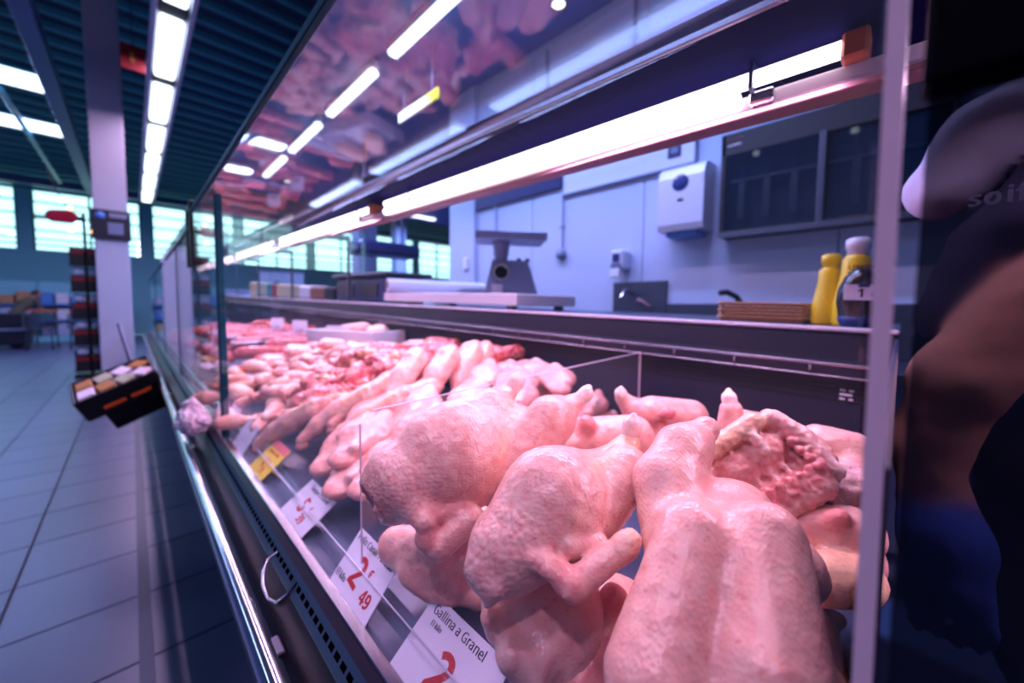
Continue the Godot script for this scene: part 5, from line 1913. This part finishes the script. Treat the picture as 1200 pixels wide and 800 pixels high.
# ---------------------------------------------------------------- the shop in the background
func build_shop() -> void:
	var st := begin()
	var sg := thing("pillar_sign", "dark navy sign with a pale square and small lettering on the aisle pillar", "sign", v(-0.18, 2.27, 9.18))
	bx(st, -0.42, 0.03, 2.28, 2.76, 9.16, 9.195, 0.004)
	obj("board", st, M.navy, sg)
	st = begin()
	bx(st, -0.24, -0.06, 2.37, 2.56, 9.15, 9.162, 0.003)
	obj("pale_square", st, M.seam, sg)
	st = begin()
	lathe(st, Transform3D(Basis(Vector3.RIGHT, PI / 2), v(-0.32, 2.66, 9.162)), [Vector2(0, 0.01), Vector2(0.06, 0.01), Vector2(0.06, 0.0)], 18)
	obj("round_mark", st, M.pale_blue, sg)
	st = begin()
	bx(st, -0.22, 0.0, 2.69, 2.71, 9.155, 9.162)
	bx(st, -0.22, -0.02, 2.65, 2.67, 9.155, 9.162)
	obj("text_lines", st, M.conduit, sg)
	# red hanging banner
	var bn := thing("hanging_banner", "red square banner with a pale figure, hung beside the ceiling lamp trunking", "banner", v(0.12, 4.2, 7.0))
	st = begin()
	bx(st, 0.0, 0.23, 4.20, 4.50, 7.0, 7.03, 0.003)
	obj("banner", st, M.red_plain, bn)
	st = begin()
	bx(st, 0.09, 0.13, 4.29, 4.41, 6.992, 7.0, 0.002)
	obj("pale_figure", st, M.food, bn)
	st = begin()
	tube(st, [v(0.115, 4.5, 7.015), v(0.115, roof(7.0), 7.015)], 0.006, 6)
	obj("wire", st, M.dull_steel, bn)
	# rack of boxes
	var rk := thing("display_rack", "tall slim black display rack with five tiers left of the pillar", "display rack", v(-0.53, 0, 9.7))
	st = begin()
	bx(st, -0.72, -0.34, 0.0, 0.05, 9.5, 9.9, 0.006)
	obj("base", st, M.black, rk)
	st = begin()
	tube(st, [v(-0.53, 0.05, 9.72), v(-0.53, 2.75, 9.72)], 0.022, 10)
	obj("post", st, M.black, rk)
	for k in 5:
		st = begin()
		var y := 0.10 + 0.44 * k
		bx(st, -0.72, -0.34, y, y + 0.012, 9.5, 9.78, 0.002)
		bx(st, -0.72, -0.34, y, y + (0.26 if k else 0.34), 9.76, 9.78, 0.002)
		obj("shelf", st, M.black, rk)
	var tier := ["bottom", "second", "third", "fourth", "top"]
	for k in 5:
		var y := 0.112 + 0.44 * k
		for c in 2:
			var x := -0.70 + 0.185 * c
			var bxo := thing("goods_box", "black and red goods box on the %s tier of the slim rack, %s side" % [tier[k], ["left", "right"][c]], "box", v(x + 0.085, y, 9.6), "boxes on the slim rack")
			st = begin()
			bx(st, x, x + 0.17, y, y + 0.26, 9.5, 9.74, 0.006)
			obj("carton", st, M.black, bxo)
			st = begin()
			bx(st, x + 0.01, x + 0.16, y + 0.17, y + 0.235, 9.494, 9.501, 0.001)
			obj("red_band", st, M.red_plain, bxo)
			if k < 4:
				var pk := thing("goods_pouch", "pale pouch on top of the boxes of the %s tier, %s side" % [tier[k], ["left", "right"][c]], "pouch", v(x + 0.085, y + 0.26, 9.6), "pouches on the slim rack")
				st = begin()
				bx(st, x + 0.02, x + 0.15, y + 0.261, y + 0.37, 9.53, 9.66, 0.03)
				obj("pouch", st, M.conduit, pk)
				st = begin()
				bx(st, x + 0.02, x + 0.15, y + 0.36, y + 0.40, 9.585, 9.605, 0.006)
				obj("seal", st, M.teal_goods, pk)
	var fs := thing("fish_sign", "red fish shaped sign with a pointed nose on top of the slim rack", "sign", v(-0.75, 2.6, 9.72))
	var f := Blob.new(151, 4.0)
	f.amp = 0.0
	f.blotch = 0.0
	f.cap(v(-0.85, 2.65, 9.72), v(-0.70, 2.66, 9.72), 0.10, 0.11, 0.05, Color(0.50, 0.015, 0.05), 2.5, Vector3.BACK)
	put("fish_body", f.mesh(0.012), M.cloth, fs)
	st = begin()
	prism(st, PackedVector2Array([Vector2(-1.08, 2.57), Vector2(-0.92, 2.58), Vector2(-0.92, 2.61), Vector2(-1.06, 2.61)]), 9.69, 9.73)
	obj("nose", st, M.black, fs)
	st = begin()
	bx(st, -0.60, -0.51, 2.60, 2.68, 9.70, 9.74, 0.006)
	obj("arm", st, M.black, fs)
	var gl := thing("string_lights", "short string of warm bulbs hanging above the red fish sign", "lights", v(-0.75, 2.85, 9.9))
	st = begin()
	tube(st, [v(-0.95, 3.55, 10.2), v(-0.82, 3.05, 9.9), v(-0.70, 2.82, 9.78), v(-0.54, 2.72, 9.72)], 0.008, 6)
	obj("cable", st, M.black, gl)
	for p in [[-0.77, 2.94, 9.84], [-0.68, 2.81, 9.77], [-0.66, 2.42, 9.48], [-0.42, 2.42, 9.48], [-0.34, 2.30, 9.48]]:
		st = begin()
		lathe(st, Transform3D(Basis(), v(p[0], p[1] - 0.035, p[2])), [Vector2(0, 0), Vector2(0.028, 0.012), Vector2(0.035, 0.035), Vector2(0.022, 0.06), Vector2(0.0, 0.07)], 12)
		obj("bulb", st, M.bulb, gl)
	# tilted crate of packs hung at the bumper rail
	var ct := thing("black_crate", "black crate tipped toward the aisle, held beside the bumper rail", "crate", v(-0.05, 0.66, 3.5))
	ct.basis = Basis(Vector3.BACK, 0.42) * Basis(Vector3.RIGHT, 0.28)
	for e in [["base", 0.0, 0.0, 0.0, 0.19, 0.006, 0.15], ["front_wall", 0.0, 0.07, 0.15, 0.19, 0.07, 0.006], ["rear_wall", 0.0, 0.07, -0.15, 0.19, 0.07, 0.006], ["side_wall", 0.19, 0.07, 0.0, 0.006, 0.07, 0.15], ["side_wall", -0.19, 0.07, 0.0, 0.006, 0.07, 0.15], ["lower_box", 0.02, -0.07, 0.05, 0.14, 0.06, 0.09]]:
		st = begin()
		obox(st, Transform3D(Basis(), Vector3(e[1], e[2], e[3])), Vector3(e[4], e[5], e[6]), 0.004)
		st.generate_normals()
		put(e[0], st.commit(), M.black, ct, false)
	st = begin()
	for k in 2:
		obox(st, Transform3D(Basis(), Vector3(-0.05 + 0.13 * k, 0.045, 0.158)), Vector3(0.052, 0.010, 0.003), 0.002)
	st.generate_normals()
	put("orange_lettering", st.commit(), M.orange_ink, ct, false)
	st = begin()
	tube(st, [Vector3(0.1, 0.1, -0.14), Vector3(0.16, 0.30, -0.45)], 0.012, 8)
	st.generate_normals()
	put("support_arm", st.commit(), M.dull_steel, ct, false)
	for i in 4:
		for j in 2:
			var pk := thing("snack_pack", "snack pack in the tipped black crate, %s row, %s from the left" % [["rear", "front"][j], ["first", "second", "third", "fourth"][i]], "food pack", Vector3.ZERO, "snack packs in the black crate")
			pk.transform = ct.transform * Transform3D(Basis(Vector3.UP, 0.2 * i), Vector3(-0.135 + 0.09 * i, 0.075, -0.07 + 0.13 * j))
			st = begin()
			obox(st, Transform3D(), Vector3(0.036, 0.05, 0.05), 0.02)
			st.generate_normals()
			put("food", st.commit(), [M.food, M.conduit, M.pink_edge][(i + j) % 3], pk, false)
			st = begin()
			obox(st, Transform3D(Basis(), Vector3(0, 0.055, 0)), Vector3(0.038, 0.008, 0.052), 0.004)
			st.generate_normals()
			put("lid", st.commit(), [M.food, M.bag, M.cream][(i * 2 + j) % 3], pk, false)
	# shelving with goods far left, checkouts, trolleys
	var cols := [M.teal_goods, M.white, M.cream, M.seam, M.wicker, M.pale_blue, M.conduit]
	var cn := ["teal", "white", "cream", "slate grey", "tan", "light blue", "pale grey"]
	var rng := RandomNumberGenerator.new()
	rng.seed = 77
	for u in 3:
		var x0 := -6.2 + 2.05 * u
		var sh := thing("goods_shelf", "low teal shop shelf along the far wall, %s of three left of the pillar" % ["leftmost", "middle", "rightmost"][u], "shelf", v(x0 + 1, 0, 19.0))
		st = begin()
		bx(st, x0, x0 + 2.0, 0.0, 0.2, 18.6, 19.3, 0.01)
		bx(st, x0, x0 + 2.0, 0.0, 1.9, 19.25, 19.3, 0.01)
		obj("frame", st, M.far_wall, sh)
		for y in [0.65, 1.15]:
			st = begin()
			bx(st, x0, x0 + 2.0, y, y + 0.04, 18.65, 19.25, 0.006)
			obj("shelf_board", st, M.pale_blue, sh)
		for r in 3:
			for k in 6:
				var q := rng.randi() % 7
				var h := rng.randf_range(0.24, 0.42)
				st = begin()
				var yy: float = [0.2, 0.69, 1.19][r]
				bx(st, x0 + 0.06 + 0.32 * k, x0 + 0.34 + 0.32 * k, yy, yy + h, 18.7, 19.1, 0.03)
				var g := obj("goods_pack", st, cols[q])
				tag(g, "%s goods pack, %s along the %s board of the %s far shelf" % [cn[q], ["first", "second", "third", "fourth", "fifth", "sixth"][k], ["bottom", "middle", "top"][r], ["leftmost", "middle", "rightmost"][u]], "goods pack", "%s packs on the far low shelves" % cn[q])
	for u in 2:
		var x := -1.75 + 0.75 * u
		var tr := thing("shopping_trolley", "wire shopping trolley standing on the far floor, %s of two" % ["left", "right"][u], "trolley", v(x, 0, 16.0))
		st = begin()
		for k in 7:
			tube(st, [v(x - 0.25, 0.55 + 0.06 * k, 15.6), v(x + 0.25, 0.55 + 0.06 * k, 15.6), v(x + 0.28, 0.58 + 0.06 * k, 16.4), v(x - 0.28, 0.58 + 0.06 * k, 16.4), v(x - 0.25, 0.55 + 0.06 * k, 15.6)], 0.008, 5)
		for k in 6:
			tube(st, [v(x - 0.25 + 0.1 * k, 0.55, 15.6), v(x - 0.25 + 0.1 * k, 0.92, 15.6)], 0.007, 5)
		obj("basket", st, M.dull_steel, tr)
		for e in [[-0.22, 15.7], [0.22, 15.7], [-0.26, 16.35], [0.26, 16.35]]:
			st = begin()
			tube(st, [v(x + e[0], 0.1, e[1]), v(x + e[0] * 0.9, 0.56, e[1])], 0.016, 6)
			obj("leg", st, M.dull_steel, tr)
			st = begin()
			tube(st, [v(x + e[0] - 0.015, 0.06, e[1]), v(x + e[0] + 0.015, 0.06, e[1])], 0.06, 12)
			obj("wheel", st, M.black, tr)
		st = begin()
		tube(st, [v(x - 0.27, 1.02, 16.5), v(x + 0.27, 1.02, 16.5)], 0.018, 8)
		obj("handle", st, M.orange_ink, tr)
	# white partition panels and goods beyond the counter's far end, shelves at the far right
	for u in 3:
		var x := 3.2 + 3.4 * u
		var pn := thing("partition_panel", "tall pale blue partition panel beyond the staff side, %s of three" % ["left", "middle", "right"][u], "partition", v(x, 0, 13.0))
		st = begin()
		for k in 4:
			bx(st, x - 0.6 + 0.3 * k, x - 0.315 + 0.3 * k, 0.03, 2.2, 12.98, 13.02, 0.006)
		obj("panel", st, M.conduit, pn)
		st = begin()
		bx(st, x - 0.65, x + 0.63, 0, 0.04, 12.8, 13.2, 0.006)
		bx(st, x - 0.65, x + 0.63, 2.2, 2.26, 12.96, 13.04, 0.006)
		obj("frame", st, M.dull_steel, pn)
	for u in 4:
		var x := 2.4 + 2.2 * u
		var sh := thing("goods_shelf", "shop shelf of mixed cartons beyond the staff worktop, number %s from the left" % ["one", "two", "three", "four"][u], "shelf", v(x, 0, 11.0))
		st = begin()
		bx(st, x - 0.9, x + 0.9, 0.0, 1.0, 10.7, 11.3, 0.01)
		bx(st, x - 0.9, x + 0.9, 1.0, 1.6, 11.25, 11.3, 0.01)
		obj("body", st, M.seam, sh)
		for k in 5:
			var q := rng.randi() % 7
			st = begin()
			bx(st, x - 0.85 + 0.35 * k, x - 0.57 + 0.35 * k, 1.0, 1.0 + rng.randf_range(0.2, 0.5), 10.75, 11.1, 0.04)
			var g := obj("goods_pack", st, cols[q])
			tag(g, "%s goods pack, %s on shelf %s beyond the staff worktop" % [cn[q], ["first", "second", "third", "fourth", "fifth"][k], ["one", "two", "three", "four"][u]], "goods pack", "%s packs beyond the worktop" % cn[q])
	for e in [[2.9, 6.6, "dark square column rising beyond the blue weighing machine"], [5.6, 10.4, "pale square column between the far windows"]]:
		st = begin()
		bx(st, e[0] - 0.16, e[0] + 0.16, 0, roof(e[1]) if e[1] > 9.7 else 3.62, e[1] - 0.16, e[1] + 0.16, 0.01)
		var cl := obj("column", st, M.seam)
		tag(cl, e[2], "column")
	var un := thing("air_unit", "dark violet air unit hanging above the far worktop, behind the tube lamp", "air unit", v(2.9, 2.4, 5.6))
	st = begin()
	bx(st, 2.3, 3.3, 2.0, 2.2, 5.4, 5.9, 0.05)
	obj("casing", st, M.purple, un)
	st = begin()
	tube(st, [v(2.5, 2.2, 5.65), v(2.5, 3.63, 5.65)], 0.02, 8)
	tube(st, [v(3.1, 2.2, 5.65), v(3.1, 3.63, 5.65)], 0.02, 8)
	obj("hanger", st, M.dull_steel, un)


# ---------------------------------------------------------------- people
func person(label: String, at: Vector3, turn: float, lean: float, top: Color, legs: Color, hair: Color, cell := 0.022) -> MeshInstance3D:
	var b := Blob.new(201, 6.0)
	b.amp = 0.006
	b.blotch = 0.0
	var skin := Color(0.45, 0.25, 0.19)
	var hip := Vector3(0, 0.92, 0)
	var dir := Vector3(0, cos(lean), -sin(lean))
	var chest := hip + dir * 0.36
	var neck := hip + dir * 0.56
	for s in [-1.0, 1.0]:
		b.cap(hip + Vector3(0.09 * s, -0.04, 0), Vector3(0.10 * s, 0.50, -0.03), 0.095, 0.065, 0.04, legs)
		b.cap(Vector3(0.10 * s, 0.50, -0.03), Vector3(0.10 * s, 0.09, 0.02), 0.062, 0.045, 0.03, legs)
		b.cap(Vector3(0.10 * s, 0.045, 0.04), Vector3(0.11 * s, 0.035, -0.14), 0.045, 0.035, 0.02, Color(0.02, 0.02, 0.03))
		var sh := neck + Vector3(0.19 * s, -0.05, 0)
		var el := sh + Vector3(0.05 * s, -0.26, -0.06)
		b.cap(sh, el, 0.055, 0.042, 0.04, top)
		b.cap(el, el + Vector3(-0.04 * s, -0.10, -0.20), 0.040, 0.028, 0.02, skin)
		b.cap(el + Vector3(-0.04 * s, -0.10, -0.22), el + Vector3(-0.05 * s, -0.12, -0.29), 0.032, 0.022, 0.01, skin)
	b.cap(hip, chest, 0.135, 0.150, 0.06, top, 1.25, Vector3.BACK)
	b.cap(chest, neck - dir * 0.06, 0.150, 0.11, 0.06, top, 1.25, Vector3.BACK)
	b.cap(neck - dir * 0.04, neck + dir * 0.08, 0.055, 0.05, 0.03, skin)
	var head := neck + dir * 0.17 + Vector3(0, 0, -0.02)
	b.cap(head, head + Vector3(0, -0.05, -0.02), 0.092, 0.070, 0.03, skin)
	b.cap(head + Vector3(0, 0.0, -0.095), head + Vector3(0, -0.025, -0.105), 0.012, 0.014, 0.012, skin)
	b.cap(head + Vector3(0, 0.035, 0.02), head + Vector3(0, 0.02, 0.035), 0.090, 0.085, 0.02, hair)
	var me := b.mesh(cell)
	var o := put("person", me, M.cloth)
	o.transform = Transform3D(Basis(Vector3.UP, turn), at)
	tag(o, label, "person")
	return o


func build_people() -> void:
	person("person in an olive top bending over a dark trolley at the far left", v(-2.35, 0, 17.4), -0.9, 0.7, Color(0.10, 0.09, 0.06), Color(0.03, 0.03, 0.05), Color(0.05, 0.02, 0.02), 0.026)
	var st := begin()
	bx(st, -2.75, -1.98, 0.12, 0.95, 16.2, 16.9, 0.03)
	var bxo := thing("goods_cart", "dark goods cart in front of the bending person at the far left", "cart", v(-2.35, 0, 16.55))
	obj("box", st, M.navy, bxo)
	st = begin()
	bx(st, -2.72, -2.0, 0.5, 0.56, 16.17, 16.21, 0.006)
	obj("pale_strip", st, M.seam, bxo)
	for e in [[-2.65, 16.3], [-2.08, 16.3], [-2.65, 16.8], [-2.08, 16.8]]:
		st = begin()
		tube(st, [v(e[0] - 0.02, 0.06, e[1]), v(e[0] + 0.02, 0.06, e[1])], 0.06, 10)
		obj("wheel", st, M.black, bxo)
	person("person in a red apron beyond the grinder and the corner post", v(5.1, 0, 7.4), 0.6, 0.1, Color(0.42, 0.06, 0.03), Color(0.05, 0.05, 0.08), Color(0.04, 0.03, 0.03), 0.022)
	person("person in grey standing beyond the far worktop, left of the partition panels", v(2.3, 0, 9.8), 0.2, 0.0, Color(0.10, 0.11, 0.13), Color(0.03, 0.03, 0.04), Color(0.02, 0.02, 0.02), 0.022)
	# the member of staff beside the smoked panel: shoulder, arm and gloved hand are in view
	var b := Blob.new(211, 14.0)
	b.amp = 0.006
	b.blotch = 0.0
	var navy := Color(0.012, 0.014, 0.045)
	var pale := Color(0.36, 0.36, 0.52)
	var skin := Color(0.50, 0.24, 0.19)
	var glove := Color(0.01, 0.05, 0.32)
	var apron := Color(0.055, 0.022, 0.026)
	b.cap(v(1.02, 0.80, -0.30), v(1.00, 1.00, -0.30), 0.20, 0.20, 0.05, apron, 1.2, Vector3.RIGHT)
	b.cap(v(0.99, 1.05, -0.31), v(0.99, 1.28, -0.31), 0.195, 0.20, 0.03, navy, 1.2, Vector3.RIGHT)
	b.cap(v(0.98, 1.28, -0.33), v(0.98, 1.40, -0.34), 0.19, 0.13, 0.05, navy, 1.2, Vector3.RIGHT)
	b.cap(v(0.97, 1.52, -0.28), v(0.95, 1.555, -0.15), 0.055, 0.062, 0.03, pale)
	b.cap(v(0.95, 1.555, -0.15), v(0.93, 1.51, -0.08), 0.062, 0.058, 0.02, pale)
	b.cap(v(0.93, 1.51, -0.08), v(0.92, 1.44, -0.035), 0.058, 0.046, 0.02, pale)
	b.cap(v(0.88, 1.40, -0.16), v(0.86, 1.36, -0.12), 0.075, 0.062, 0.01, navy)
	b.cap(v(0.87, 1.34, -0.10), v(0.86, 1.24, -0.07), 0.060, 0.055, 0.01, navy)
	b.cap(v(0.82, 1.275, -0.125), v(0.79, 1.16, -0.060), 0.050, 0.045, 0.005, skin)
	b.cap(v(0.79, 1.16, -0.060), v(0.80, 1.06, -0.035), 0.045, 0.040, 0.02, skin)
	b.cap(v(0.80, 1.06, -0.035), v(0.79, 0.985, -0.045), 0.040, 0.034, 0.02, skin)
	b.cap(v(0.79, 0.98, -0.045), v(0.76, 0.945, -0.055), 0.038, 0.046, 0.010, glove)
	b.cap(v(0.76, 0.945, -0.055), v(0.745, 0.90, -0.060), 0.044, 0.040, 0.012, glove)
	for k in 4:
		b.cap(v(0.735, 0.905, -0.088 + 0.018 * k), v(0.725, 0.86, -0.092 + 0.019 * k), 0.0115, 0.0100, 0.003, glove)
		b.cap(v(0.725, 0.86, -0.092 + 0.019 * k), v(0.74, 0.83 - 0.004 * (k % 2), -0.090 + 0.018 * k), 0.0100, 0.0090, 0.003, glove)
	b.cap(v(0.765, 0.93, -0.035), v(0.735, 0.89, -0.024), 0.013, 0.011, 0.006, glove)
	b.cap(v(0.735, 0.89, -0.024), v(0.73, 0.86, -0.030), 0.011, 0.009, 0.004, glove)
	b.cap(v(0.95, 1.45, -0.36), v(0.94, 1.52, -0.36), 0.06, 0.055, 0.03, skin)
	b.cap(v(0.93, 1.64, -0.37), v(0.92, 1.58, -0.37), 0.095, 0.075, 0.03, skin)
	b.cap(v(0.95, 1.68, -0.37), v(0.96, 1.65, -0.37), 0.092, 0.09, 0.02, Color(0.02, 0.015, 0.015))
	for s in [-1.0, 1.0]:
		b.cap(v(0.98, 0.90, -0.34 + 0.09 * s), v(0.97, 0.50, -0.34 + 0.10 * s), 0.10, 0.07, 0.04, navy)
		b.cap(v(0.97, 0.50, -0.34 + 0.10 * s), v(0.99, 0.09, -0.34 + 0.10 * s), 0.068, 0.05, 0.03, navy)
		b.cap(v(0.99, 0.045, -0.34 + 0.10 * s), v(0.82, 0.035, -0.34 + 0.11 * s), 0.045, 0.035, 0.02, Color(0.02, 0.02, 0.03))
	b.cap(v(0.94, 1.40, -0.53), v(0.90, 1.16, -0.58), 0.06, 0.05, 0.03, navy)
	b.cap(v(0.90, 1.16, -0.58), v(0.72, 1.02, -0.50), 0.045, 0.034, 0.02, skin)
	b.cap(v(0.72, 1.02, -0.50), v(0.66, 0.99, -0.47), 0.036, 0.025, 0.012, glove)
	var me := b.mesh(0.009)
	var o := put("person", me, M.cloth)
	tag(o, "person in dark navy with a bare arm and blue glove, behind the smoked glass", "person")
	var tx := words("soiffi", 0.028, M.seam, o, v(0.775, 1.395, -0.086), true)
	tx.rotation.y = -PI / 2 - 0.2
